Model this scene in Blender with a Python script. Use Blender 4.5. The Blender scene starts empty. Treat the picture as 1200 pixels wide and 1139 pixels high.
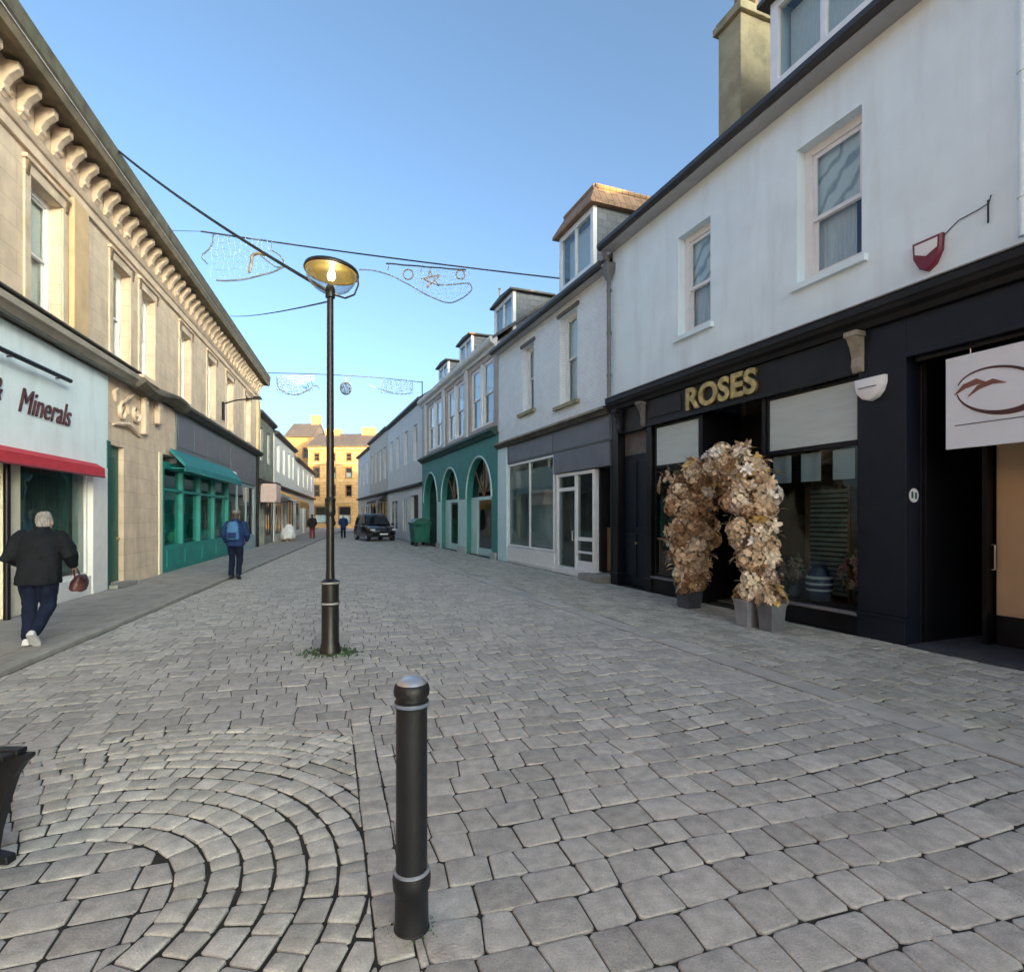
import bpy, bmesh, math, random
from mathutils import Vector, Matrix, noise
random.seed(7)
rnd = random.random
def ru(a, b): return a + (b - a) * random.random()
SC = bpy.context.scene
COL = SC.collection
PI = math.pi

# ------------------------------------------------------------------ materials
MATS = {}
def nodes_of(m):
    m.use_nodes = True
    return m.node_tree.nodes, m.node_tree.links
def lin(c): return tuple(c) + (1.0,) if len(c) == 3 else c
def mat(name, col, rough=.6, var=.12, scale=6.0, bump=0.0, bscale=40.0, metal=0.0, spec=.5,
        stain=None, stain_scale=1.2, stain_amt=.5, island=0.0, streak=False, coat=0.0, stretch=(1, 1, 1), speck=0.0):
    m = bpy.data.materials.new(name); N, L = nodes_of(m)
    b = N['Principled BSDF']
    b.inputs['Roughness'].default_value = rough; b.inputs['Metallic'].default_value = metal
    b.inputs['Specular IOR Level'].default_value = spec
    if coat: b.inputs['Coat Weight'].default_value = coat
    tc = N.new('ShaderNodeTexCoord')
    mp = N.new('ShaderNodeMapping'); mp.inputs['Scale'].default_value = stretch
    L.new(tc.outputs['Object'], mp.inputs['Vector'])
    n = N.new('ShaderNodeTexNoise'); n.inputs['Scale'].default_value = scale; n.inputs['Detail'].default_value = 6
    L.new(mp.outputs[0], n.inputs['Vector'])
    r = N.new('ShaderNodeMapRange'); r.inputs[1].default_value = .3; r.inputs[2].default_value = .7
    r.inputs[3].default_value = 1 - var; r.inputs[4].default_value = 1 + var
    L.new(n.outputs['Fac'], r.inputs[0])
    val = r.outputs[0]
    if speck:
        ns = N.new('ShaderNodeTexNoise'); ns.inputs['Scale'].default_value = 130; ns.inputs['Detail'].default_value = 4; ns.inputs['Roughness'].default_value = .75
        L.new(tc.outputs['Object'], ns.inputs['Vector'])
        rs = N.new('ShaderNodeMapRange'); rs.inputs[1].default_value = .32; rs.inputs[2].default_value = .68; rs.inputs[3].default_value = 1 - speck; rs.inputs[4].default_value = 1 + speck
        L.new(ns.outputs['Fac'], rs.inputs[0])
        ms = N.new('ShaderNodeMath'); ms.operation = 'MULTIPLY'; L.new(val, ms.inputs[0]); L.new(rs.outputs[0], ms.inputs[1]); val = ms.outputs[0]
    if island:
        g = N.new('ShaderNodeNewGeometry'); r2 = N.new('ShaderNodeMapRange')
        r2.inputs[3].default_value = 1 - island; r2.inputs[4].default_value = 1 + island
        L.new(g.outputs['Random Per Island'], r2.inputs[0])
        mu = N.new('ShaderNodeMath'); mu.operation = 'MULTIPLY'
        L.new(val, mu.inputs[0]); L.new(r2.outputs[0], mu.inputs[1]); val = mu.outputs[0]
    vm = N.new('ShaderNodeVectorMath'); vm.operation = 'SCALE'; vm.inputs[0].default_value = col[:3]
    L.new(val, vm.inputs['Scale'])
    out = vm.outputs[0]
    if stain is not None:
        n2 = N.new('ShaderNodeTexNoise'); n2.inputs['Scale'].default_value = stain_scale; n2.inputs['Detail'].default_value = 8
        n2.inputs['Roughness'].default_value = .65
        if streak:
            mp2 = N.new('ShaderNodeMapping'); mp2.inputs['Scale'].default_value = (2.2, 2.2, .28)
            L.new(tc.outputs['Object'], mp2.inputs['Vector']); L.new(mp2.outputs[0], n2.inputs['Vector'])
        else:
            L.new(tc.outputs['Object'], n2.inputs['Vector'])
        r3 = N.new('ShaderNodeMapRange'); r3.inputs[1].default_value = .48; r3.inputs[2].default_value = .75
        r3.inputs[4].default_value = stain_amt
        L.new(n2.outputs['Fac'], r3.inputs[0])
        mx = N.new('ShaderNodeMix'); mx.data_type = 'RGBA'
        L.new(r3.outputs[0], mx.inputs['Factor']); L.new(out, mx.inputs['A']); mx.inputs['B'].default_value = lin(stain)
        out = mx.outputs['Result']
    L.new(out, b.inputs['Base Color'])
    if bump:
        nb = N.new('ShaderNodeTexNoise'); nb.inputs['Scale'].default_value = bscale; nb.inputs['Detail'].default_value = 5
        L.new(tc.outputs['Object'], nb.inputs['Vector'])
        bp = N.new('ShaderNodeBump'); bp.inputs['Strength'].default_value = bump; bp.inputs['Distance'].default_value = .02
        L.new(nb.outputs['Fac'], bp.inputs['Height']); L.new(bp.outputs[0], b.inputs['Normal'])
    MATS[name] = m
    return m

def brickmat(name, c1, c2, mortar, bw, bh, ms=.01, rough=.85, bump=.4, plane='xz', var=.15, stain=None, stain_amt=.5,
             stain_scale=.8, distort=.0, off=.5, streak=False):
    m = bpy.data.materials.new(name); N, L = nodes_of(m); b = N['Principled BSDF']
    b.inputs['Roughness'].default_value = rough
    tc = N.new('ShaderNodeTexCoord'); sp = N.new('ShaderNodeSeparateXYZ'); cb = N.new('ShaderNodeCombineXYZ')
    L.new(tc.outputs['Object'], sp.inputs[0])
    if plane == 'xz':
        ad = N.new('ShaderNodeMath'); ad.operation = 'ADD'
        L.new(sp.outputs['X'], ad.inputs[0]); L.new(sp.outputs['Y'], ad.inputs[1])
        L.new(ad.outputs[0], cb.inputs['X']); L.new(sp.outputs['Z'], cb.inputs['Y'])
    else:
        L.new(sp.outputs['X'], cb.inputs['X']); L.new(sp.outputs['Y'], cb.inputs['Y'])
    vec = cb.outputs[0]
    if distort:
        dn = N.new('ShaderNodeTexNoise'); dn.inputs['Scale'].default_value = 2.5
        L.new(tc.outputs['Object'], dn.inputs['Vector'])
        sc = N.new('ShaderNodeVectorMath'); sc.operation = 'SCALE'; sc.inputs['Scale'].default_value = distort
        L.new(dn.outputs['Color'], sc.inputs[0])
        a2 = N.new('ShaderNodeVectorMath'); L.new(vec, a2.inputs[0]); L.new(sc.outputs[0], a2.inputs[1]); vec = a2.outputs[0]
    br = N.new('ShaderNodeTexBrick'); br.inputs['Scale'].default_value = 1
    br.inputs['Brick Width'].default_value = bw; br.inputs['Row Height'].default_value = bh
    br.inputs['Mortar Size'].default_value = ms; br.inputs['Mortar Smooth'].default_value = .3
    br.offset = off
    br.inputs['Color1'].default_value = lin(c1); br.inputs['Color2'].default_value = lin(c2); br.inputs['Mortar'].default_value = lin(mortar)
    L.new(vec, br.inputs['Vector'])
    n = N.new('ShaderNodeTexNoise'); n.inputs['Scale'].default_value = 3; n.inputs['Detail'].default_value = 8
    L.new(tc.outputs['Object'], n.inputs['Vector'])
    r = N.new('ShaderNodeMapRange'); r.inputs[1].default_value = .3; r.inputs[2].default_value = .7
    r.inputs[3].default_value = 1 - var; r.inputs[4].default_value = 1 + var
    L.new(n.outputs['Fac'], r.inputs[0])
    vm = N.new('ShaderNodeVectorMath'); vm.operation = 'SCALE'; L.new(br.outputs['Color'], vm.inputs[0]); L.new(r.outputs[0], vm.inputs['Scale'])
    out = vm.outputs[0]
    if stain is not None:
        n2 = N.new('ShaderNodeTexNoise'); n2.inputs['Scale'].default_value = stain_scale; n2.inputs['Detail'].default_value = 9
        n2.inputs['Roughness'].default_value = .65
        if streak:
            mp2 = N.new('ShaderNodeMapping'); mp2.inputs['Scale'].default_value = (2.0, 2.0, .3)
            L.new(tc.outputs['Object'], mp2.inputs['Vector']); L.new(mp2.outputs[0], n2.inputs['Vector'])
        else:
            L.new(tc.outputs['Object'], n2.inputs['Vector'])
        r3 = N.new('ShaderNodeMapRange'); r3.inputs[1].default_value = .48; r3.inputs[2].default_value = .78; r3.inputs[4].default_value = stain_amt
        L.new(n2.outputs['Fac'], r3.inputs[0])
        mx = N.new('ShaderNodeMix'); mx.data_type = 'RGBA'
        L.new(r3.outputs[0], mx.inputs['Factor']); L.new(out, mx.inputs['A']); mx.inputs['B'].default_value = lin(stain)
        out = mx.outputs['Result']
    L.new(out, b.inputs['Base Color'])
    if bump:
        nb = N.new('ShaderNodeTexNoise'); nb.inputs['Scale'].default_value = 30; L.new(tc.outputs['Object'], nb.inputs['Vector'])
        sb = N.new('ShaderNodeMath'); sb.operation = 'MULTIPLY_ADD'; sb.inputs[1].default_value = .35
        iv = N.new('ShaderNodeMath'); iv.operation = 'SUBTRACT'; iv.inputs[0].default_value = 1; L.new(br.outputs['Fac'], iv.inputs[1])
        L.new(nb.outputs['Fac'], sb.inputs[0]); L.new(iv.outputs[0], sb.inputs[2])
        bp = N.new('ShaderNodeBump'); bp.inputs['Strength'].default_value = bump; bp.inputs['Distance'].default_value = .012
        L.new(sb.outputs[0], bp.inputs['Height']); L.new(bp.outputs[0], b.inputs['Normal'])
    MATS[name] = m
    return m

def glassmat(name, tint=(.85, .9, .9), rough=.02, refl=1.0):
    m = bpy.data.materials.new(name); N, L = nodes_of(m)
    N.remove(N['Principled BSDF']); o = N['Material Output']
    t = N.new('ShaderNodeBsdfTransparent'); t.inputs['Color'].default_value = lin(tint)
    g = N.new('ShaderNodeBsdfGlossy'); g.inputs['Roughness'].default_value = rough
    tc = N.new('ShaderNodeTexCoord'); nz = N.new('ShaderNodeTexNoise'); nz.inputs['Scale'].default_value = 1.6
    L.new(tc.outputs['Object'], nz.inputs['Vector'])
    bp = N.new('ShaderNodeBump'); bp.inputs['Strength'].default_value = .08; bp.inputs['Distance'].default_value = .03
    L.new(nz.outputs['Fac'], bp.inputs['Height']); L.new(bp.outputs[0], g.inputs['Normal'])
    fr = N.new('ShaderNodeLayerWeight'); fr.inputs['Blend'].default_value = .5
    pw = N.new('ShaderNodeMath'); pw.operation = 'POWER'; pw.inputs[1].default_value = 5.0; L.new(fr.outputs['Facing'], pw.inputs[0])
    mu = N.new('ShaderNodeMath'); mu.operation = 'MULTIPLY_ADD'; mu.inputs[1].default_value = .9; mu.inputs[2].default_value = .035 * refl; mu.use_clamp = True
    L.new(pw.outputs[0], mu.inputs[0])
    mx = N.new('ShaderNodeMixShader'); L.new(mu.outputs[0], mx.inputs[0]); L.new(t.outputs[0], mx.inputs[1]); L.new(g.outputs[0], mx.inputs[2])
    L.new(mx.outputs[0], o.inputs['Surface'])
    MATS[name] = m
    return m

def emitmat(name, col, s):
    m = bpy.data.materials.new(name); N, L = nodes_of(m); b = N['Principled BSDF']
    b.inputs['Emission Color'].default_value = lin(col); b.inputs['Emission Strength'].default_value = s
    MATS[name] = m
    return m

WHITE = mat('white_render', (.77, .89, .93), .75, .05, 1.5, .30, 9, stain=(.46, .50, .48), stain_scale=1.1, stain_amt=.34, streak=True)
WBRICK = brickmat('painted_brick', (.84, .90, .92), (.80, .86, .88), (.68, .73, .75), .225, .075, .010, .7, .55, var=.05, stain=(.58, .60, .60), stain_amt=.25, streak=True)
SAND = brickmat('sandstone_ashlar', (.72, .59, .44), (.66, .53, .39), (.50, .39, .27), .85, .36, .006, .85, .3, var=.13, stain=(.25, .185, .125), stain_amt=.42, streak=True)
SANDP = mat('sandstone_plain', (.70, .56, .42), .85, .14, 3, .25, 25, stain=(.27, .20, .13), stain_amt=.42)
SANDO = mat('sandstone_warm', (.68, .49, .28), .85, .10, 3, .2, 25, stain=(.36, .26, .17), stain_amt=.35)
LEAD = mat('weathered_lead', (.075, .07, .06), .7, .3, 5, .3, 20, stain=(.15, .16, .09), stain_amt=.5)
MOSSY = mat('mossy_gutter_stone', (.11, .10, .075), .9, .35, 4, .5, 18, stain=(.10, .13, .05), stain_amt=.55)
BLACK = mat('black_paint', (.007, .007, .009), .35, .25, 4, .05, 50, spec=.28)
BLACKM = mat('black_cast_iron', (.006, .007, .010), .5, .3, 8, .12, 60, stain=(.05, .045, .04), stain_amt=.4)
NAVY = mat('navy_paint', (.008, .011, .020), .4, .2, 3, .05, 40, stain=(.02, .024, .034), stain_amt=.3, spec=.28)
FASC = mat('dark_fascia', (.014, .0135, .0145), .5, .3, 3, .08, 40, spec=.28)
GUTTER = mat('dark_gutter', (.03, .03, .032), .5, .3, 6, .1, 40)
SOFFIT = mat('grey_soffit', (.42, .42, .42), .8, .1, 3)
SLATE = brickmat('slate_roof', (.10, .105, .115), (.075, .08, .088), (.03, .03, .03), .30, .22, .012, .7, .6, plane='xy', var=.2, stain=(.14, .13, .09), stain_amt=.4)
SLATEV = brickmat('slate_hung', (.14, .16, .185), (.11, .125, .15), (.06, .07, .08), .30, .20, .008, .6, .5, var=.15)
TILE = brickmat('clay_tiles', (.33, .21, .13), (.27, .17, .10), (.16, .09, .05), .32, .2, .012, .8, .6, plane='xy', var=.2)
HARL = mat('olive_harling', (.37, .32, .20), .95, .2, 2.2, .7, 55, stain=(.11, .115, .07), stain_amt=.85, stain_scale=1.3)
HARLG = mat('grey_harling', (.30, .29, .27), .95, .15, 3, .6, 50, stain=(.17, .16, .14), stain_amt=.5)
FRAME = mat('white_frame_paint', (.78, .78, .77), .45, .05, 5)
CREAM = mat('cream_paint', (.72, .68, .52), .5, .06, 4)
GLASS = glassmat('window_glass')
GLASSD = glassmat('shop_glass', (.72, .78, .78), .015, 1.1)
GLASST = glassmat('teal_shop_glass', (.55, .88, .84), .02, 1.2)
BLIND = mat('pale_blind', (.80, .84, .83), .8, .04, 3)
BLINDG = mat('grey_roller_blind', (.48, .54, .52), .8, .06, 2, stretch=(1, 1, 6))
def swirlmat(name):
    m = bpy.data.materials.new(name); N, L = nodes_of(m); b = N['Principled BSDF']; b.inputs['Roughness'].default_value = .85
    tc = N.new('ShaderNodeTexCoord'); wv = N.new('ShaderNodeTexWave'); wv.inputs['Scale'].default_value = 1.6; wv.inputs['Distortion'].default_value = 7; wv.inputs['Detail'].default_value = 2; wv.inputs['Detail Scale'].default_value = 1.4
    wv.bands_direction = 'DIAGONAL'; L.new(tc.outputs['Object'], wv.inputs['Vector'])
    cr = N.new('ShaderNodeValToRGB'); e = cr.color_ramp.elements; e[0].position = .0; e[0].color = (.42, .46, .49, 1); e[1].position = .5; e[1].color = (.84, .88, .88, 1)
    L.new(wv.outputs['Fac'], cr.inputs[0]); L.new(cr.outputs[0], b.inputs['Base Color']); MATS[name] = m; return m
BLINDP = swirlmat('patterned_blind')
CURT = mat('net_curtain', (.74, .75, .75), .9, .12, 9, stretch=(6, 6, .4))
CURTG = mat('green_grey_curtain', (.16, .21, .19), .9, .25, 8, stretch=(5, 5, .3))
CURTB = mat('beige_drape', (.40, .34, .31), .9, .2, 8, stretch=(5, 5, .3))
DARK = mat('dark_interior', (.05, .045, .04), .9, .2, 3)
MIDI = mat('interior_plaster', (.22, .20, .17), .9, .15, 2)
WOOD = mat('brown_board', (.23, .125, .06), .6, .2, 4, .15, 30, stretch=(8, 8, .6))
TEAL = mat('teal_paint', (.025, .235, .21), .5, .15, 3, .08, 40, stain=(.02, .13, .12), stain_amt=.4)
TEALG = mat('teal_green_render', (.05, .225, .20), .65, .15, 2.5, .15, 30, stain=(.03, .14, .12), stain_amt=.5)
TEALP = mat('pale_teal_paint', (.52, .70, .67), .6, .08, 3)
DGREEN = mat('dark_green_paint', (.012, .10, .075), .4, .15, 4)
TEALD = mat('teal_awning_cloth', (.03, .20, .22), .8, .15, 6, .1, 60)
RED = mat('red_awning_cloth', (.50, .035, .055), .8, .12, 6, .1, 60)
GREYF = mat('grey_fascia_paint', (.15, .165, .175), .6, .1, 2, .05)
GREYP = mat('blue_grey_panel', (.13, .14, .165), .5, .12, 2)
PINKST = mat('pinkish_stone', (.46, .40, .37), .85, .10, 2.5, .3, 30, stain=(.30, .26, .23), stain_amt=.4, streak=True)
FARW = mat('pale_far_render', (.68, .69, .66), .8, .06, 2, stain=(.45, .45, .45), stain_amt=.3, streak=True)
FARC = mat('cream_far_render', (.58, .53, .45), .8, .08, 2, stain=(.4, .36, .3), stain_amt=.3)
FARG = mat('mossy_far_stone', (.20, .21, .18), .9, .3, 2, .4, 10, stain=(.08, .10, .06), stain_amt=.6)
ORST = brickmat('ochre_sandstone', (.55, .34, .14), (.47, .28, .11), (.30, .19, .09), 1.1, .45, .03, .85, .3, var=.15)
GOLD = mat('gold_letters', (.52, .40, .17), .45, .35, 8, .1, 40, metal=.75)
BROWNL = mat('dark_brown_letters', (.07, .022, .022), .4, .15, 5)
SIGNW = mat('white_sign_board', (.74, .76, .80), .5, .04, 2)
ALARMW = mat('white_plastic', (.80, .80, .79), .35, .03, 4)
MAROON = mat('maroon_plastic', (.16, .012, .03), .4, .1, 4)
TAN = mat('tan_plaster', (.56, .40, .24), .85, .07, 2, .1)
CONC = mat('concrete_step', (.27, .27, .24), .9, .15, 5, .4, 40, stain=(.14, .16, .10), stain_amt=.5)
POT = mat('grey_pot', (.14, .145, .16), .75, .2, 5, .2, 30)
STEEL = mat('brushed_cap', (.55, .56, .57), .38, .1, 8, metal=.8)
BRASS = mat('amber_reflector', (.30, .21, .09), .5, .35, 6, metal=.4)
POLE = mat('lamp_post_paint', (.010, .010, .010), .38, .3, 6, .08, 50, stain=(.035, .018, .010), stain_amt=.45)
SKIN = mat('skin', (.55, .34, .26), .55, .08, 10)
HAIRG = mat('grey_hair', (.36, .34, .32), .8, .5, 60, 1.0, 160, stretch=(1, 1, .3))
HAIRB = mat('brown_hair', (.055, .035, .025), .6, .25, 40, .5, 120)
JACK = mat('charcoal_jacket', (.011, .013, .017), .8, .2, 10, .25, 35, spec=.12)
JEANS = mat('dark_navy_jeans', (.010, .014, .034), .85, .25, 12, .2, 60, spec=.12)
BLUEJ = mat('blue_jacket', (.018, .035, .11), .75, .2, 8, .2, 40, spec=.12)
PACK = mat('blue_rucksack_cloth', (.07, .17, .34), .75, .15, 8, .15, 40, spec=.12)
DKCL = mat('dark_cloth', (.022, .02, .024), .85, .2, 8, spec=.12)
REDC = mat('wine_cloth', (.16, .03, .035), .85, .2, 8, spec=.12)
SHOE = mat('shoe_leather', (.03, .028, .028), .5, .2, 8)
SHOEW = mat('pale_shoe', (.55, .56, .58), .6, .1, 8)
BAGL = mat('oxblood_leather', (.045, .012, .012), .42, .2, 8, .2, 40, stain=(.30, .14, .12), stain_amt=.4)
CARP = mat('black_car_paint', (.012, .012, .014), .2, .1, 3, coat=.6)
CARG = mat('car_glass', (.01, .012, .014), .05, .1, 3)
TYRE = mat('tyre_rubber', (.02, .02, .02), .85, .2, 20)
RIM = mat('alloy_rim', (.45, .46, .47), .35, .1, 8, metal=.9)
CHROME = mat('bright_trim', (.6, .62, .63), .2, .05, 5, metal=.9)
LAMPR = mat('red_lamp_lens', (.35, .01, .01), .2, .1, 5)
LAMPC = mat('clear_lamp_lens', (.65, .67, .7), .12, .1, 5)
BINP = mat('green_bin_plastic', (.01, .13, .09), .5, .15, 5)
YELA = mat('amber_awning_cloth', (.55, .30, .08), .8, .12, 4)
PINKA = mat('pale_pink_board', (.60, .46, .43), .7, .08, 4)
SACK = mat('white_woven_sack', (.68, .70, .72), .85, .1, 8, .3, 30)
FLAG = brickmat('pavement_flags', (.36, .34, .31), (.32, .30, .275), (.15, .14, .125), .9, .6, .008, .85, .3, plane='xy', var=.16, stain=(.22, .21, .19), stain_amt=.5, stain_scale=.7)
KERB = mat('kerb_stone', (.33, .32, .29), .85, .18, 4, .3, 30)
JOINT = mat('dark_joint_soil', (.030, .028, .024), .95, .35, 5, .6, 60, stain=(.022, .03, .014), stain_amt=.5)
SETT = mat('grey_setts', (.445, .425, .39), .86, .2, 14, .32, 85, speck=.22, spec=.3, island=.17, stain=(.33, .325, .30), stain_scale=.55, stain_amt=.45)
SETTL = mat('cream_setts', (.53, .51, .455), .86, .2, 14, .32, 85, speck=.22, spec=.3, island=.22, stain=(.33, .32, .28), stain_scale=1.4, stain_amt=.5)
SETTG = mat('mossy_setts', (.43, .415, .36), .88, .2, 14, .32, 85, speck=.22, spec=.3, island=.2, stain=(.22, .235, .17), stain_scale=.9, stain_amt=.5)
CHANNEL = mat('pale_channel_slabs', (.45, .435, .395), .75, .12, 6, .3, 40, island=.10, stain=(.2, .2, .17), stain_amt=.4)
MOSS = mat('green_moss', (.06, .11, .045), .95, .4, 20)
FLOW = [mat('dried_flower_' + n, c, .85, .2, 12, 0, island=.3) for n, c in
        (('tan', (.60, .44, .28)), ('cream', (.74, .62, .46)), ('peach', (.62, .46, .30)), ('mauve', (.50, .38, .30)),
         ('brown', (.30, .17, .085)), ('gold', (.56, .38, .12)), ('white', (.78, .72, .64)))]
LEAFB = mat('dried_brown_leaf', (.50, .36, .22), .85, .2, 12, island=.45)
LEAFG = mat('dull_green_leaf', (.06, .085, .04), .8, .2, 12, island=.4)
PINKF = mat('dusky_pink_flower', (.42, .17, .19), .85, .2, 12, island=.3)
TWIG = mat('dark_twig', (.05, .032, .02), .9, .3, 12)
WIRE = mat('black_wire', (.02, .02, .022), .6, .1, 5)
GARL = mat('grey_rope_light', (.20, .22, .25), .5, .2, 9)
GARLG = mat('gold_tinsel', (.30, .23, .15), .5, .2, 9)
NET = mat('pale_net_light', (.42, .50, .58), .5, .1, 9)
BULB = emitmat('lit_bulb', (1.0, .78, .45), 14.0)
LENS = glassmat('lamp_lens', (.86, .90, .90), .08, 2.2)

# ------------------------------------------------------------------ mesh builder
def V(*a): return Vector(a)
class MB:
    def __init__(s, sx=1, ox=0.0, oy=0.0, oz=0.0):
        s.sx, s.ox, s.oy, s.oz = sx, ox, oy, oz; s.v = []; s.f = []; s.mi = []; s.cur = 0
    def add(s, vs, fs):
        b = len(s.v)
        s.v += [((p[0] - s.ox) * s.sx, p[1] - s.oy, p[2] - s.oz) for p in vs]
        s.f += [[b + i for i in f] for f in fs]; s.mi += [s.cur] * len(fs)
    def box(s, x0, x1, y0, y1, z0, z1):
        p = [(x, y, z) for z in (z0, z1) for y in (y0, y1) for x in (x0, x1)]
        s.add(p, [(0, 2, 3, 1), (4, 5, 7, 6), (0, 1, 5, 4), (2, 6, 7, 3), (0, 4, 6, 2), (1, 3, 7, 5)])
    def prism(s, pts, d0, d1, plane='xz'):
        n = len(pts)
        if plane == 'xz': f = lambda a, b, d: (a, d, b)
        elif plane == 'yz': f = lambda a, b, d: (d, a, b)
        else: f = lambda a, b, d: (a, b, d)
        p = [f(a, b, d0) for a, b in pts] + [f(a, b, d1) for a, b in pts]
        s.add(p, [tuple(range(n)), tuple(range(2 * n - 1, n - 1, -1))] + [(i, (i + 1) % n, n + (i + 1) % n, n + i) for i in range(n)])
    def loft(s, rings, cap=True, close=False):
        n = len(rings[0]); p = [q for r in rings for q in r]; fs = []
        m = len(rings)
        for k in range(m if close else m - 1):
            a, b = k * n, ((k + 1) % m) * n
            fs += [(a + i, a + (i + 1) % n, b + (i + 1) % n, b + i) for i in range(n)]
        if cap and not close: fs += [tuple(range(n - 1, -1, -1)), tuple(range((m - 1) * n, m * n))]
        s.add(p, fs)
    def tube(s, pts, r, n=8, cap=True, close=False):
        pts = [Vector(p) for p in pts]; m = len(pts)
        rr = r if isinstance(r, (list, tuple)) else [r] * m
        rings = []; up = None
        for i in range(m):
            t = (pts[min(i + 1, m - 1)] - pts[max(i - 1, 0)])
            if close: t = pts[(i + 1) % m] - pts[i - 1]
            if t.length < 1e-9: t = Vector((0, 0, 1))
            t.normalize()
            if up is None: up = Vector((0, 0, 1)) if abs(t.z) < .9 else Vector((1, 0, 0))
            a = up.cross(t)
            if a.length < 1e-4: a = Vector((1, 0, 0)).cross(t)
            a.normalize(); b = t.cross(a); up = b
            rings.append([tuple(pts[i] + (a * math.cos(2 * PI * k / n) + b * math.sin(2 * PI * k / n)) * rr[i]) for k in range(n)])
        s.loft(rings, cap, close)
    def lathe(s, prof, n=20, c=(0, 0, 0), cap=True):
        s.loft([[(c[0] + r * math.cos(2 * PI * k / n), c[1] + r * math.sin(2 * PI * k / n), c[2] + z) for k in range(n)] for r, z in prof], cap)
    def build(s, name, m, parent=None, smooth=None, bev=0.0, loc=None, rotz=None, recalc=True):
        me = bpy.data.meshes.new(name); me.from_pydata(s.v, [], s.f)
        ms = m if isinstance(m, (list, tuple)) else [m]
        for x in ms: me.materials.append(x)
        if len(ms) > 1: me.polygons.foreach_set('material_index', s.mi)
        if recalc:
            bm = bmesh.new(); bm.from_mesh(me); bmesh.ops.recalc_face_normals(bm, faces=bm.faces); bm.to_mesh(me); bm.free()
        if smooth is not None:
            me.polygons.foreach_set('use_smooth', [True] * len(me.polygons))
            me.set_sharp_from_angle(angle=math.radians(smooth))
        me.update()
        o = bpy.data.objects.new(name, me); COL.objects.link(o)
        if parent: o.parent = parent
        if loc: o.location = loc
        if rotz is not None: o.rotation_euler.z = rotz
        if bev:
            md = o.modifiers.new('bevel', 'BEVEL'); md.width = bev; md.segments = 2; md.limit_method = 'ANGLE'; md.angle_limit = .7
        return o
def tag(o, label=None, cat=None, group=None, kind=None):
    if label: o['label'] = label
    if cat: o['category'] = cat
    if group: o['group'] = group
    if kind: o['kind'] = kind
    return o
def empty(name, loc, rotz=0, label=None, cat=None, group=None):
    o = bpy.data.objects.new(name, None); COL.objects.link(o); o.location = loc; o.rotation_euler = (0, 0, rotz)
    o.empty_display_size = .2
    return tag(o, label, cat, group)
def copy_tree(o, parent=None):
    c = o.copy(); COL.objects.link(c)
    if parent: c.parent = parent; c.matrix_parent_inverse = o.matrix_parent_inverse
    for ch in o.children: copy_tree(ch, c)
    return c

# ------------------------------------------------------------------ the two street fronts
class Side:
    def __init__(s, o, u, sx):
        n = math.hypot(*u); s.o = o; s.u = (u[0] / n, u[1] / n); s.sx = sx
        X = (s.u[0] * sx, s.u[1] * sx); s.rot = math.atan2(X[1], X[0]); s.n = (-X[1], X[0])
    def pt(s, a, y=0.0, z=0.0):
        return Vector((s.o[0] + s.u[0] * a + s.n[0] * y, s.o[1] + s.u[1] * a + s.n[1] * y, z))
RS = Side((4.64, 7.65), (-.394, 1), 1)
LS = Side((-8.53, 11.7), (-.2636, 1), -1)

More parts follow.
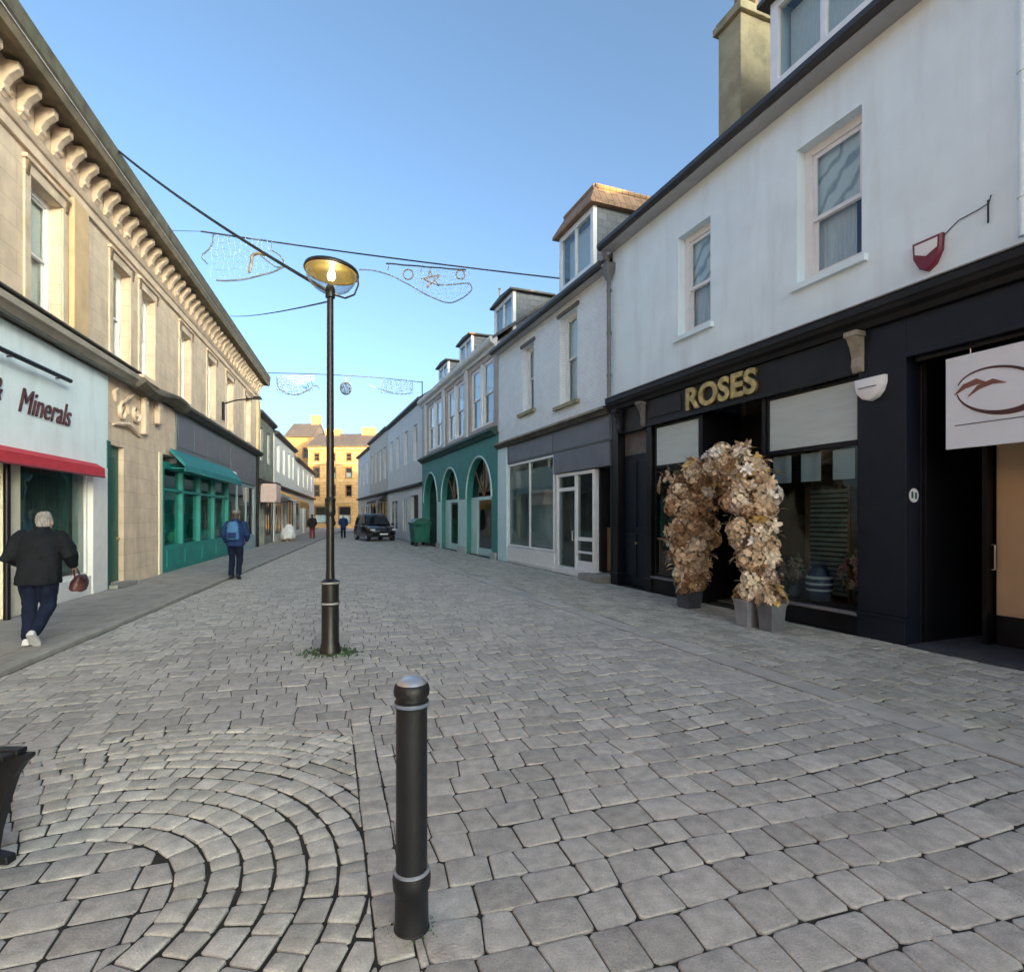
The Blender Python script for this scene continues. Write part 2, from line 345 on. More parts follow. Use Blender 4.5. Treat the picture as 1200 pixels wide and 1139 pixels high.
class Front:
    """a thing standing on, or fixed to, one of the two street fronts; a = metres along the front, y = out into the street"""
    def __init__(s, side, name, label, cat, a, y=0.0, z=0.0, group=None):
        s.side, s.a, s.y, s.z = side, a, y, z
        s.root = empty(name, side.pt(a, y, z), side.rot, label, cat, group)
    def mb(s): return MB(s.side.sx, s.a, s.y, s.z)
    def loc(s): return MB(s.side.sx, 0.0)
    def wall(s, name, m, a0, a1, z0, z1, yf=0.0, th=.3, holes=(), parent=None):
        xs = sorted({a0, a1, *[h[0] for h in holes], *[h[1] for h in holes]}); zs = sorted({z0, z1, *[h[2] for h in holes], *[h[3] for h in holes]})
        xs = [x for x in xs if a0 <= x <= a1]; zs = [z for z in zs if z0 <= z <= z1]
        def solid(i, j):
            if not (0 <= i < len(xs) - 1 and 0 <= j < len(zs) - 1): return False
            cx, cz = (xs[i] + xs[i + 1]) / 2, (zs[j] + zs[j + 1]) / 2
            return not any(h[0] < cx < h[1] and h[2] < cz < h[3] for h in holes)
        b = s.mb(); yb = yf - th
        for i in range(len(xs) - 1):
            for j in range(len(zs) - 1):
                if not solid(i, j): continue
                A, B, C, D = xs[i], xs[i + 1], zs[j], zs[j + 1]
                b.add([(A, yf, C), (B, yf, C), (B, yf, D), (A, yf, D)], [(0, 1, 2, 3)])
                b.add([(A, yb, C), (B, yb, C), (B, yb, D), (A, yb, D)], [(3, 2, 1, 0)])
                for (di, dj, q) in ((-1, 0, (A, A, C, D)), (1, 0, (B, B, C, D)), (0, -1, (A, B, C, C)), (0, 1, (A, B, D, D))):
                    if not solid(i + di, j + dj):
                        b.add([(q[0], yf, q[2]), (q[1], yf, q[3]), (q[1], yb, q[3]), (q[0], yb, q[2])], [(0, 1, 2, 3)])
        bm = b
        o = bm.build(name, m, parent or s.root)
        me = o.data; k = bmesh.new(); k.from_mesh(me); bmesh.ops.remove_doubles(k, verts=k.verts, dist=1e-5)
        bmesh.ops.recalc_face_normals(k, faces=k.faces); k.to_mesh(me); k.free()
        return o
    def boxes(s, name, m, bs, parent=None, bev=0.0):
        b = s.mb()
        for q in bs: b.box(*q)
        return b.build(name, m, parent or s.root, bev=bev)
    def each(s, name, m, bs, parent=None, bev=0.0):
        for q in bs: s.boxes(name, m, [q], parent, bev)
    def sash(s, a0, a1, z0, z1, yb=-.14, fr=FRAME, glass=GLASS, upper=None, lower=None, bars=0, mid=.5, fw=.07, split=None, name='window', full=None):
        """a sash window: casing and two sashes (frame), panes, and what hangs behind"""
        b = s.mb(); zm = z0 + (z1 - z0) * mid
        b.box(a0, a0 + fw, yb - .09, yb, z0, z1); b.box(a1 - fw, a1, yb - .09, yb, z0, z1)
        b.box(a0 + fw, a1 - fw, yb - .09, yb, z1 - fw, z1); b.box(a0 + fw, a1 - fw, yb - .09, yb + .03, z0, z0 + fw)
        t = .045 if fw < .11 else .065
        i0, i1 = a0 + fw, a1 - fw
        for (za, zb, y) in ((zm - t / 2, z1 - fw, yb - .03), (z0 + fw, zm + t / 2 - .006, yb - .062)):
            b.box(i0, i0 + t, y - .03, y, za, zb); b.box(i1 - t, i1, y - .03, y, za, zb)
            b.box(i0 + t, i1 - t, y - .03, y, za, za + t); b.box(i0 + t, i1 - t, y - .03, y, zb - t, zb)
            for q in range(bars):
                c = i0 + (i1 - i0) * (q + 1) / (bars + 1); b.box(c - .012, c + .012, y - .028, y - .002, za + t, zb - t)
        w = b.build(name, fr, s.root, bev=.004)
        g = s.mb()
        g.box(i0 + .02, i1 - .02, yb - .049, yb - .043, zm, z1 - fw - .02); g.box(i0 + .02, i1 - .02, yb - .081, yb - .075, z0 + fw + .02, zm)
        g.build('pane', glass, w)
        for (mm, za, zb, nm) in ((upper, zm + .01, z1 - fw, 'blind'), (lower, z0 + fw, zm + .01, 'curtain')):
            if mm is None: continue
            c = s.mb(); n = 26; e = i1 - .004; yd = .105 if nm == 'blind' else .16
            st = i0 + .004 if nm == 'blind' or not split else i0 + (i1 - i0) * split
            amp = .004 if nm == 'blind' else .022
            top = [(st + (e - st) * k / n, yb - yd - amp * math.sin(k * 1.9) - amp * .5 * rnd(), za) for k in range(n + 1)]
            vs = top + [(p[0], p[1], zb) for p in top]
            c.add(vs, [(k, k + 1, n + 2 + k, n + 1 + k) for k in range(n)])
            c.build(nm, mm, w, smooth=60, recalc=False)
        return w
    def shell(s, m, a0, a1, zt, depth=8.0, floors=(4.2,), back=True):
        """party walls, back wall and floors, so the building is a real hollow box"""
        b = s.mb()
        b.box(a0 + .02, a0 + .25, -depth, -.33, 0, zt - .06); b.box(a1 - .25, a1 - .02, -depth, -.33, 0, zt - .06)
        b.box(a0 + .25, a1 - .25, -depth, -depth + .25, 0, zt - .06)
        for z in floors: b.box(a0 + .25, a1 - .25, -depth + .25, -.34, z - .12, z + .12)
        w = b.build('side_wall', m, s.root)
        q = s.mb()
        q.box(a0 + .27, a1 - .27, -3.29, -.34, .008, .03)
        q.box(a0 + .27, a1 - .27, -3.4, -3.3, .04, zt - .1)
        q.build('room_wall', MIDI, s.root)
        return w
    def roof(s, m, a0, a1, zt, rise, depth=8.0, over=.3, name='roof', th=.12):
        b = s.mb(); zb = zt
        pts = [(over, zb), (-depth / 2, zb + rise), (-depth - .2, zb), (-depth - .2, zb + th), (-depth / 2, zb + rise + th * 1.2), (over, zb + th)]
        b.prism(pts, a0, a1, 'yz')
        # gables
        b.prism([(-.0, zb - .05), (-depth / 2, zb + rise - .04), (-depth, zb - .05)], a0 + .03, a0 + .25, 'yz')
        b.prism([(-.0, zb - .05), (-depth / 2, zb + rise - .04), (-depth, zb - .05)], a1 - .25, a1 - .03, 'yz')
        return b.build(name, m, s.root)

def text_obj(s, size, m, parent, loc, extrude=.02, shear=0.0, bold=0.0, name='lettering', xscale=1.0, bevel=0.0, align='LEFT'):
    cu = bpy.data.curves.new('letters', 'FONT'); cu.body = s; cu.size = size; cu.extrude = extrude; cu.shear = shear; cu.offset = bold
    cu.bevel_depth = bevel; cu.align_x = align; cu.space_character = 1.02
    t = bpy.data.objects.new('letters_tmp', cu); COL.objects.link(t)
    bpy.context.view_layer.update()
    dg = bpy.context.evaluated_depsgraph_get()
    me = bpy.data.meshes.new_from_object(t.evaluated_get(dg)); bpy.data.objects.remove(t)
    me.materials.clear(); me.materials.append(m)
    for v in me.vertices:      # text x runs along -X of the front, text y is up
        x, y, z = v.co; v.co = (-x * xscale, z, y)
    me.name = name
    o = bpy.data.objects.new(name, me); COL.objects.link(o); o.parent = parent; o.location = loc
    return o
# ================================================================== RIGHT: white rendered building with the black shop
B = Front(RS, 'rendered_building', 'long white rendered building with sash windows above a black florist shopfront', 'building', 0.0)
B.wall('wall', WHITE, -6.5, 6.14, 4.2, 7.9, 0, .33, holes=[(-.12, .92, 5.08, 7.12), (2.80, 3.72, 5.12, 7.08), (-4.6, -3.5, 5.08, 7.12)])
B.shell(WHITE, -6.5, 6.14, 7.9, floors=(4.05,))
for a0, a1 in ((-.12, .92), (2.80, 3.72), (-4.6, -3.5)):
    z0 = 5.12 if a0 == 2.80 else 5.08
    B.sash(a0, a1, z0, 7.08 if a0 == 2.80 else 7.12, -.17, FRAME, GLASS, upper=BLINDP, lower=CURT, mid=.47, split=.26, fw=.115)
B.each('window_sill', WHITE, [(a0 - .08, a1 + .08, -.1, .07, 4.99 if a0 != 2.8 else 5.03, 5.079 if a0 != 2.8 else 5.119) for a0, a1 in ((-.12, .92), (2.80, 3.72), (-4.6, -3.5))])
B.boxes('soffit', SOFFIT, [(-6.5, 6.12, .003, .30, 7.84, 7.90)])
b = B.mb(); b.prism([(.26, 7.86), (.34, 7.86), (.39, 7.92), (.39, 8.0), (.26, 8.0)], -6.5, 6.22, 'yz'); b.build('gutter', GUTTER, B.root)
rf = B.roof(SLATE, -6.5, 6.14, 7.93, 3.45, over=.25)
# dormer over the near eaves
def dormer(F, name_parent, a0, a1, y, z0, z1, cheek, front_m, roofm, depth=1.8, lights=2, over=.15, hip=False, frz=.35):
    d = F.mb(); t = .16
    d.box(a0, a0 + t, y - .12, y, z0, z1); d.box(a1 - t, a1, y - .12, y, z0, z1)
    d.box(a0 + t, a1 - t, y - .12, y, z1 - .16, z1); d.box(a0 + t, a1 - t, y - .12, y, z0, z0 + frz)
    zz0, zz1 = z0 + frz, z1 - .16
    for k in range(1, lights):
        c = a0 + t + (a1 - a0 - 2 * t) * k / lights; d.box(c - .05, c + .05, y - .10, y - .01, zz0, zz1)
    o = d.build('dormer', front_m, name_parent, bev=.006)
    g = F.mb(); g.box(a0 + t, a1 - t, y - .07, y - .06, zz0, zz1); g.build('pane', GLASS, o)
    c = F.mb(); c.box(a0 + t, a1 - t, y - .30, y - .29, zz0, zz1); c.build('curtain', CURT, o)
    for p_, q_ in ((a0 + .015, a0 + .10), (a1 - .10, a1 - .015)):
        c = F.mb(); c.box(p_, q_, y - depth, y - .122, z0, z1 - .005); c.build('cheek', cheek, o)
    r = F.mb()
    if hip:
        e = over; h = hip; yb = y - depth - .6; t_ = .30
        lv = [(a0 - e, a1 + e, y + e, yb, z1 + .003), (a0 - e, a1 + e, y + e, yb, z1 + .09), (a0 - e + t_, a1 + e - t_, y + e - t_, yb + .02, z1 + h), (a0 - e + t_ + .1, a1 + e - t_ - .1, y + e - t_ - .1, yb + .04, z1 + h + .03)]
        r.loft([[(A, p, z), (B_, p, z), (B_, q_, z), (A, q_, z)] for A, B_, p, q_, z in lv])
        c0, c1, cy_, ct = lv[2][0], lv[2][1], lv[2][2], lv[2][4]
        for P_ in (((c0, cy_, ct), (c1, cy_, ct)), ((c0, cy_, ct), (c0, yb, ct)), ((c1, cy_, ct), (c1, yb, ct))): r.tube(P_, .075, 8)
    else:
        r.prism([(a0 - over, z1 + .003), (a1 + over, z1 + .003), (a1 + over, z1 + .07), ((a0 + a1) / 2, z1 + .16), (a0 - over, z1 + .07)], y - depth, y + over, 'xz')
    o2 = r.build('dormer_roof', roofm, o)
    return o
dormer(B, B.root, -1.0, 1.86, -.45, 8.15, 10.25, WHITE, FRAME, LEAD, lights=3, frz=.75)
# chimney
b = B.mb(); b.box(2.95, 3.55, -2.1, -.85, 8.1, 11.2); b.box(2.87, 3.63, -2.18, -.77, 11.2, 11.34); b.box(2.91, 3.59, -2.14, -.81, 11.34, 11.42)
ch = b.build('chimney', HARL, rf, bev=.01)
b = B.mb()
for y in (-1.8, -1.45, -1.1): b.lathe([(.12, 0), (.13, .05), (.10, .12), (.095, .42), (.125, .44), (.125, .5), (.09, .5)], 12, (3.25, y, 11.42))
b.build('chimney_pot', TILE, ch, smooth=50)
# downpipe with hopper at the joint of the two white buildings
b = B.mb()
b.tube([(6.14, .27, 7.86), (6.14, .22, 7.75), (6.14, .12, 7.62)], .06, 10)
b.loft([[(6.14 + sx * w, .11 + sy * w, z) for sx, sy in ((-1, -1), (1, -1), (1, 1), (-1, 1))] for w, z in ((.05, 7.18), (.11, 7.36), (.13, 7.50), (.13, 7.56))])
b.tube([(6.14, .11, 7.2), (6.14, .10, 4.4)], .048, 12)
for z in (6.9, 5.9, 4.9): b.tube([(6.14, .10, z), (6.14, .10, z + .06)], .062, 12)
b.build('downpipe', mat('grey_downpipe', (.16, .16, .16), .55, .2, 6, stain=(.08, .06, .04), stain_amt=.5), B.root, smooth=40)
# white vertical pipe near the photo's edge
b = B.mb(); b.tube([(-1.93, .06, 4.5), (-1.93, .06, 7.85)], .04, 10)
for z in (4.9, 6.2, 7.5): b.tube([(-1.93, .06, z), (-1.93, .06, z + .05)], .052, 10)
b.build('waste_pipe', WHITE, B.root, smooth=40)
# --- black shopfront
b = B.mb()
b.prism([(.0, 4.06), (.10, 4.06), (.13, 4.13), (.20, 4.17), (.22, 4.22), (.24, 4.24), (.24, 4.33), (.18, 4.36), (0, 4.40)], -6.5, 6.10, 'yz')
cor = b.build('shop_cornice', FASC, B.root, bev=.006)
b = B.mb(); b.box(-6.5, 6.1, -.02, .255, 4.345, 4.36); b.build('cornice_lip', mat('pale_lead_lip', (.22, .22, .20), .6, .2, 6), cor)
F_ = B.boxes('shop_fascia', FASC, [(-.02, 4.72, -.12, .05, 3.56, 4.058), (-.02, 4.72, .0505, .085, 3.50, 3.56)], bev=.006)
B.each('fascia_panel', BLACK, [(3.55, 4.62, .0512, .068, 3.66, 3.98)], parent=F_, bev=.008)
# brackets (corbels)
def corbel(a, w=.15, m=None):
    q = B.mb(); q.prism([(.0, 3.52), (.06, 3.52), (.09, 3.60), (.08, 3.72), (.12, 3.86), (.19, 3.98), (.20, 4.05), (0, 4.05)], a - w / 2, a + w / 2, 'yz')
    q.box(a - w / 2 - .02, a + w / 2 + .02, .0, .21, 3.985, 4.056); return q.build('corbel', m or CORB, F_, bev=.008)
CORB = mat('worn_cream_corbel', (.30, .26, .20), .8, .25, 8, .3, 30, stain=(.08, .07, .06), stain_amt=.7, stain_scale=5)
corbel(-.10); corbel(4.82, .13, mat('grey_brown_corbel', (.16, .14, .12), .8, .2, 8)); corbel(5.78, .13, FASC)
# right navy bay with pilaster and lintel
sf = B.boxes('shop_pilaster', NAVY, [(-.72, -.09, -.25, .03, .34, 4.056), (-.72, -.09, -.25, .06, 0, .30), (-.735, -.075, -.25, .075, .30, .34),
                                   (-6.5, -.72, -.25, .028, 3.62, 4.056), (-2.55, -.72, -.05, .05, 3.56, 3.62),
                                   (-6.5, -2.55, -.25, .03, 0, 3.56)], bev=.006)
b = B.mb()
b.box(-.78, -.72, -1.6, -.252, 0.02, 3.6); b.box(-2.6, -2.54, -1.6, -.252, .02, 3.6)
b.box(-2.54, -.78, -1.6, -.05, 3.50, 3.558)
b.box(-1.18, -1.08, -1.62, -1.5, .02, 3.5); b.box(-1.08, -.78, -1.60, -1.56, .02, 3.5)
b.box(-2.54, -1.18, -1.60, -1.54, 2.55, 3.5)
b.build('porch', BLACK, B.root, bev=.004)
b = B.mb(); b.box(-2.5, -1.19, -.98, -.90, .40, 2.55); b.build('porch_back_wall', TAN, B.root)
b = B.mb(); b.box(-2.52, -1.195, -.97, -.885, .03, .398); b.build('skirting', BLACK, B.root)
b = B.mb(); b.box(-2.54, -.78, -1.6, .10, 0.004, .036); b.build('door_step', mat('dark_entrance_mat', (.035, .04, .05), .9, .2, 10), B.root)
dr = B.boxes('door', BLACK, [(-1.165, -1.115, -1.49, -.75, .04, 2.5)]); b = B.mb(); b.tube([(-1.17, -.85, .95), (-1.20, -.85, .95), (-1.20, -.85, 1.25), (-1.17, -.85, 1.25)], .012, 8); b.build('handle', STEEL, dr)
# florist windows
def shopwin(F, a0, a1, z0, z1, yb, fr, glass, bars=(), fw=.06, name='shop_window', tr=None):
    q = F.mb(); q.box(a0, a0 + fw, yb - .08, yb, z0, z1); q.box(a1 - fw, a1, yb - .08, yb, z0, z1)
    q.box(a0 + fw, a1 - fw, yb - .08, yb, z0, z0 + fw); q.box(a0 + fw, a1 - fw, yb - .08, yb, z1 - fw, z1)
    for c in bars: q.box(c - .025, c + .025, yb - .075, yb - .002, z0 + fw, z1 - fw)
    if tr: q.box(a0 + fw, a1 - fw, yb - .077, yb + .004, tr - .03, tr + .03)
    o = q.build(name, fr, F.root, bev=.004)
    g = F.mb(); g.box(a0 + fw * .5, a1 - fw * .5, yb - .048, yb - .040, z0 + fw * .5, z1 - fw * .5); g.build('pane', glass, o)
    return o
wL = shopwin(B, 3.09, 4.52, .36, 3.50, -.02, BLACK, GLASSD, tr=2.62, fw=.05)
b = B.mb(); b.box(3.16, 4.45, -.035, -.028, 2.66, 3.44); b.build('blind', BLINDG, wL)
wR = shopwin(B, -.09, 1.52, .32, 3.50, -.02, BLACK, GLASSD, tr=2.60, fw=.05)
b = B.mb(); b.box(-.03, 1.46, -.035, -.028, 2.64, 3.44); b.build('blind', BLINDG, wR)
B.each('stall_riser', BLACK, [(3.05, 4.56, -.2, .03, 0, .30), (-.088, 1.54, -.2, .03, 0, .26)], bev=.008)
B.each('shop_sill', mat('grey_sill', (.17, .17, .18), .5, .2, 8), [(3.05, 4.56, -.1, .06, .302, .345), (-.088, 1.54, -.1, .06, .262, .305)], bev=.008)
B.each('door_jamb', BLACK, [(1.525, 1.60, -1.0, -.0, 0, 3.5), (3.01, 3.085, -1.0, 0, 0, 3.5), (1.6, 3.01, -1.0, -.9, 2.5, 3.5)])
q = B.mb(); q.box(1.6, 1.7, -.96, -.92, .03, 2.5); q.box(2.91, 3.01, -.96, -.92, .03, 2.5); q.box(1.7, 2.91, -.96, -.92, .03, .35); q.box(1.7, 2.91, -.96, -.92, 2.38, 2.5)
dr = q.build('door', BLACK, B.root); q = B.mb(); q.box(1.7, 2.91, -.945, -.938, .35, 2.38); q.build('pane', GLASSD, dr)
q = B.mb(); q.tube([(1.76, -.88, .9), (1.76, -.88, 1.4)], .014, 8); q.build('handle', GOLD, dr)
# left bay with navy door panels
q = B.mb(); q.box(4.56, 4.74, -.2, .04, 0, 3.5); q.box(5.86, 6.08, -.2, .04, 0, 4.056); q.box(4.74, 5.86, -.12, .0, 3.5, 4.056); q.box(4.74, 4.90, -.1, .045, 3.502, 4.05)
q.box(4.54, 4.76, -.2, .07, 0, .28); q.box(5.84, 6.1, -.2, .07, 0, .28)
pl = q.build('shop_pilaster', BLACK, B.root, bev=.006)
q = B.mb(); q.box(4.76, 5.84, -.2, -.14, .02, 3.0)
for a in (4.84, 5.34): q.box(a, a + .42, -.139, -.115, .25, 1.2); q.box(a, a + .42, -.139, -.115, 1.35, 2.85)
dr = q.build('door', NAVY, B.root, bev=.01); q = B.mb(); q.tube([(5.28, -.1, 1.0), (5.28, -.06, 1.0)], .03, 10); q.build('handle', GOLD, dr)
q = B.mb(); q.box(4.76, 5.84, -.19, -.15, 3.0, 3.5); q.build('transom', mat('brown_transom', (.12, .10, .09), .5, .2, 4), B.root)
# interior of the florist: side partitions and floor
B.each('room_partition', MIDI, [(1.53, 1.60, -3.3, -1.01, .03, 3.9), (3.01, 3.085, -3.3, -1.01, .03, 3.9), (-.80, -.74, -3.3, -1.63, .03, 3.9), (-.72, -.66, -3.3, -.26, .03, 3.9), (4.6, 4.66, -3.3, -.21, .03, 3.9)])
B.each('window_bed', WOOD, [(3.1, 4.55, -1.0, -.22, .31, .36), (-.09, 1.52, -1.0, -.22, .27, .30)])

# ROSES sign, alarm boxes, sticker, hanging sign
S = Front(RS, 'shop_sign', 'gold capital letters ROSES on the dark fascia over the florist', 'sign', 3.42, .052, 3.62)
text_obj('ROSES', .56, GOLD, S.root, (-.02, .022, .01), .02, 0, .014, 'lettering', 1.10, .006)
S = Front(RS, 'alarm_box', 'white rounded alarm box high on the navy shop pilaster', 'alarm box', -.29, .032, 3.26)
q = S.loc()
pr = [(-.20, .15), (.20, .15), (.20, .06), (.17, -.04), (.10, -.12), (0, -.155), (-.10, -.12), (-.17, -.04), (-.20, .06)]
q.loft([[(x * s, y, z * s) for x, z in pr] for s, y in ((1, 0), (1, .06), (.93, .085), (.7, .10))]); q.build('cover', ALARMW, S.root, smooth=35)
q = S.loc(); q.tube([(-.12, .102, .02), (.12, .102, .02)], .008, 6); q.build('seam', POT, S.root)
S = Front(RS, 'alarm_box', 'maroon and white shield-shaped alarm box on the white rendered wall', 'alarm box', -.98, .002, 4.72)
q = S.loc(); pr = [(-.17, .19), (.17, .19), (.16, .0), (.09, -.14), (0, -.2), (-.09, -.14), (-.16, .0)]
q.loft([[(x * s, y, z * s) for x, z in pr] for s, y in ((1, 0), (1, .05), (.9, .07))]); q.build('cover', MAROON, S.root, smooth=30)
q = S.loc(); q.prism([(-.13, .15), (.13, .15), (.125, .04), (.0, -.02), (-.125, .04)], .0705, .076, 'xz'); q.build('badge', ALARMW, S.root)
S = Front(RS, 'cable', 'thin slack cable on the white wall above the alarm box', 'cable', -1.3, .0, 4.8)
q = S.mb(); q.tube([(-1.12, .02, 4.86), (-1.3, .015, 4.98), (-1.5, .015, 5.0), (-1.60, .015, 5.02), (-1.62, .015, 5.1)], .006, 5); q.tube([(-1.60, .03, 4.8), (-1.60, .03, 5.05)], .01, 5)
o = q.build('wire', WIRE, S.root)
S = Front(RS, 'sticker', 'small round white notice on the side of the black door post by the porch', 'sticker', -.7205, -.11, 1.86)
def edge_on(o):
    for v in o.data.vertices: x, y, z = v.co; v.co = (-z, x, y)
    o.data.update(); return o
q = MB(); q.lathe([(.088, 0), (.088, .005)], 24); edge_on(q.build('disc', ALARMW, S.root))
q = MB(); q.box(-.05, -.015, -.045, .035, .0051, .008); q.box(.015, .05, -.035, .045, .0051, .008)
edge_on(q.build('print', DGREEN, S.root))
S = Front(RS, 'hanging_sign', 'white hanging sign with brown brush-stroke loop in the porch opening', 'sign', -1.13, -.06, 2.38)
q = S.loc(); q.box(-1.5, 0, -.02, .02, 0, 1.06); bd = q.build('board', SIGNW, S.root, bev=.006)
def ribbon(mb, pts, ws, y0, y1):
    n = len(pts); L, R = [], []
    for i, (x, z) in enumerate(pts):
        dx = pts[min(i + 1, n - 1)][0] - pts[max(i - 1, 0)][0]; dz = pts[min(i + 1, n - 1)][1] - pts[max(i - 1, 0)][1]
        l = math.hypot(dx, dz) or 1; nx, nz = -dz / l, dx / l
        L.append((x + nx * ws[i], z + nz * ws[i])); R.append((x - nx * ws[i], z - nz * ws[i]))
    vs = [(x, y, z) for y in (y0, y1) for x, z in L + R]; m = 2 * n
    fs = []
    for i in range(n - 1):
        fs += [(m + i, m + i + 1, m + n + i + 1, m + n + i), (i, n + i, n + i + 1, i + 1), (i, i + 1, m + i + 1, m + i), (n + i, m + n + i, m + n + i + 1, n + i + 1)]
    fs += [(0, m, m + n, n), (n - 1, 2 * n - 1, m + 2 * n - 1, m + n - 1)]
    mb.add(vs, fs)
q = S.loc()
N_ = 40; pts = []; ws = []
for k in range(N_):
    t = math.radians(165 - 335 * k / (N_ - 1)); pts.append((-.52 - .40 * math.cos(t) * 1.0, .60 + .25 * math.sin(t) + .06 * math.cos(t) * -1)); ws.append(.006 + .020 * math.sin(PI * k / (N_ - 1)) ** 1.5 * (1.6 if k > 22 else .6))
ribbon(q, pts, ws, .0205, .026)
q.build('brush_loop', BROWNL, bd)
q = S.loc(); ribbon(q, [(-.10, .62), (-.2, .70), (-.32, .73), (-.42, .70)], [.004, .028, .034, .004], .0205, .027); ribbon(q, [(-.24, .58), (-.34, .66), (-.48, .70), (-.60, .66)], [.004, .024, .028, .003], .0205, .0275)
q.build('brush_leaf', mat('copper_brown_print', (.20, .075, .05), .5, .2, 5), bd)
q = S.loc(); q.box(-1.4, -.10, .0205, .024, .26, .272); q.build('line', POT, bd)
q = S.loc(); 
for x in (-.25, -1.25): q.tube([(x, 0, 1.06), (x, 0, 1.19)], .008, 6)
q.build('hanger', STEEL, S.root)

# ================================================================== RIGHT: painted brick building
B2 = Front(RS, 'brick_building', 'white painted brick building with two sash windows over a grey-topped shop', 'building', 10.1)
hol = [(10.83, 11.74, 4.98, 7.12), (7.95, 9.0, 4.72, 7.22)]
B2.wall('wall', WBRICK, 6.14, 14.05, 4.28, 7.55, -.02, .31, holes=hol)
B2.shell(WBRICK, 6.14, 14.05, 7.55, floors=(4.15,))
for h in hol:
    B2.sash(h[0], h[1], h[2], h[3], -.20, FRAME, GLASS, upper=BLIND, lower=CURT, mid=.52, fw=.10)
B2.each('window_lintel', mat('stained_lintel', (.16, .14, .12), .9, .3, 6, .3), [(h[0] - .12, h[1] + .10, -.1, .035, h[3] + .003, h[3] + .10) for h in hol])
B2.each('window_sill', mat('mossy_sill', (.33, .31, .20), .9, .25, 6, .3, 30, stain=(.10, .11, .04), stain_amt=.8, stain_scale=3), [(h[0] - .15, h[1] + .25, -.1, .09, h[2] - .10, h[2] - .002) for h in hol])
B2.boxes('soffit', SOFFIT, [(6.16, 14.03, -.016, .26, 7.50, 7.55)])
b = B2.mb(); b.prism([(.22, 7.50), (.30, 7.50), (.34, 7.56), (.34, 7.64), (.22, 7.64)], 6.22, 14.10, 'yz'); b.build('gutter', GUTTER, B2.root)
rf2 = B2.roof(SLATE, 6.15, 14.04, 7.57, 3.2, over=.22)
dormer(B2, B2.root, 8.15, 10.25, -.62, 8.1, 10.15, SLATEV, FRAME, TILE, depth=1.7, lights=2, over=.16, hip=.62, frz=.5)
b = B2.mb(); b.box(12.9, 13.7, -4.6, -3.4, 10.0, 12.0); b.box(12.83, 13.77, -4.67, -3.33, 12.0, 12.14); b.build('chimney', HARLG, rf2, bev=.01)
b = B2.mb(); b.prism([(-.02, 4.05), (.10, 4.05), (.16, 4.12), (.22, 4.15), (.22, 4.22), (-.02, 4.28)], 6.20, 14.0, 'yz')
c2 = b.build('shop_cornice', LEAD, B2.root, bev=.006)
b = B2.mb(); b.box(6.22, 13.98, .05, .232, 4.165, 4.205); b.build('cornice_lip', mat('stained_cream_lip', (.36, .33, .25), .8, .3, 5, stain=(.1, .08, .05), stain_amt=.6, stain_scale=3), c2)
B2.boxes('shop_fascia', GREYF, [(6.2, 13.1, -.25, .0, 3.42, 4.048)] , bev=.006)
B2.each('fascia_panel', GREYP, [(6.25, 9.32, -.2, .03, 2.82, 3.40), (6.25, 9.32, .0005, .02, 3.46, 3.99), (9.42, 12.9, .0005, .018, 3.46, 3.99)], bev=.006)
B2.boxes('shop_pilaster', mat('pale_aqua_paint', (.60, .74, .78), .6, .06, 3), [(13.1, 14.0, -.25, .04, 0, 4.048)], bev=.01)
w = shopwin(B2, 9.38, 13.1, .56, 3.40, -.02, FRAME, GLASSD, bars=(11.2,), fw=.07)
B2.boxes('added_pale_backing', BLIND, [(9.35, 13.2, -.85, -.80, .56, 2.3)])  # pale board added behind the glass to catch light
q = B2.mb(); q.box(9.8, 12.8, -.22, -.21, 2.35, 3.15); q.build('banner', mat('pale_blue_window_banner', (.50, .56, .60), .7, .05, 3), w)
B2.each('stall_riser', FRAME, [(9.3, 13.1, -.25, .02, 0, .54), (9.3, 13.1, .0205, .035, .08, .12)], bev=.008)
q = B2.mb()
for a in (9.20, 8.06, 7.10): q.box(a - .05, a + .05, -.16, -.02, .2, 2.80)
q.box(7.15, 9.15, -.16, -.02, 2.71, 2.80); q.box(7.05, 9.28, -.25, .02, 0, .20); q.box(8.11, 9.15, -.12, -.05, 2.3, 2.40); q.box(7.15, 8.01, -.12, -.05, .95, 1.05); q.box(7.15, 8.01, -.12, -.05, .2, .42); q.box(7.15, 8.01, -.12, -.05, .62, .68)
dr = q.build('door', FRAME, B2.root, bev=.006)
q = B2.mb(); q.box(8.11, 9.15, -.09, -.082, .2, 2.3); q.box(8.11, 9.15, -.09, -.082, 2.4, 2.71); q.box(7.15, 8.01, -.09, -.082, 1.05, 2.71); q.box(7.15, 8.01, -.09, -.082, .42, .95); q.build('pane', GLASSD, dr)
q = B2.mb(); q.tube([(8.16, -.03, .95), (8.16, .02, .95), (8.16, .02, 1.2), (8.16, -.03, 1.2)], .014, 8); q.build('handle', STEEL, dr)
B2.boxes('porch', FASC, [(6.2, 6.28, -1.2, -.02, 0, 2.8), (6.28, 7.05, -1.2, -1.1, 0, 2.8), (7.0, 7.05, -1.1, -.18, .2, 2.8)])
B2.boxes('wall_panel', WOOD, [(6.285, 6.99, -.40, -.36, .22, 1.32)])
B2.boxes('door_step', CONC, [(6.22, 7.25, -1.1, .34, 0, .17)], bev=.02)
B2.each('room_partition', MIDI, [(9.24, 9.30, -3.3, -.26, .03, 3.9)])
B2.each('window_bed', MIDI, [(9.32, 13.6, -1.2, -.28, .5, .55)])

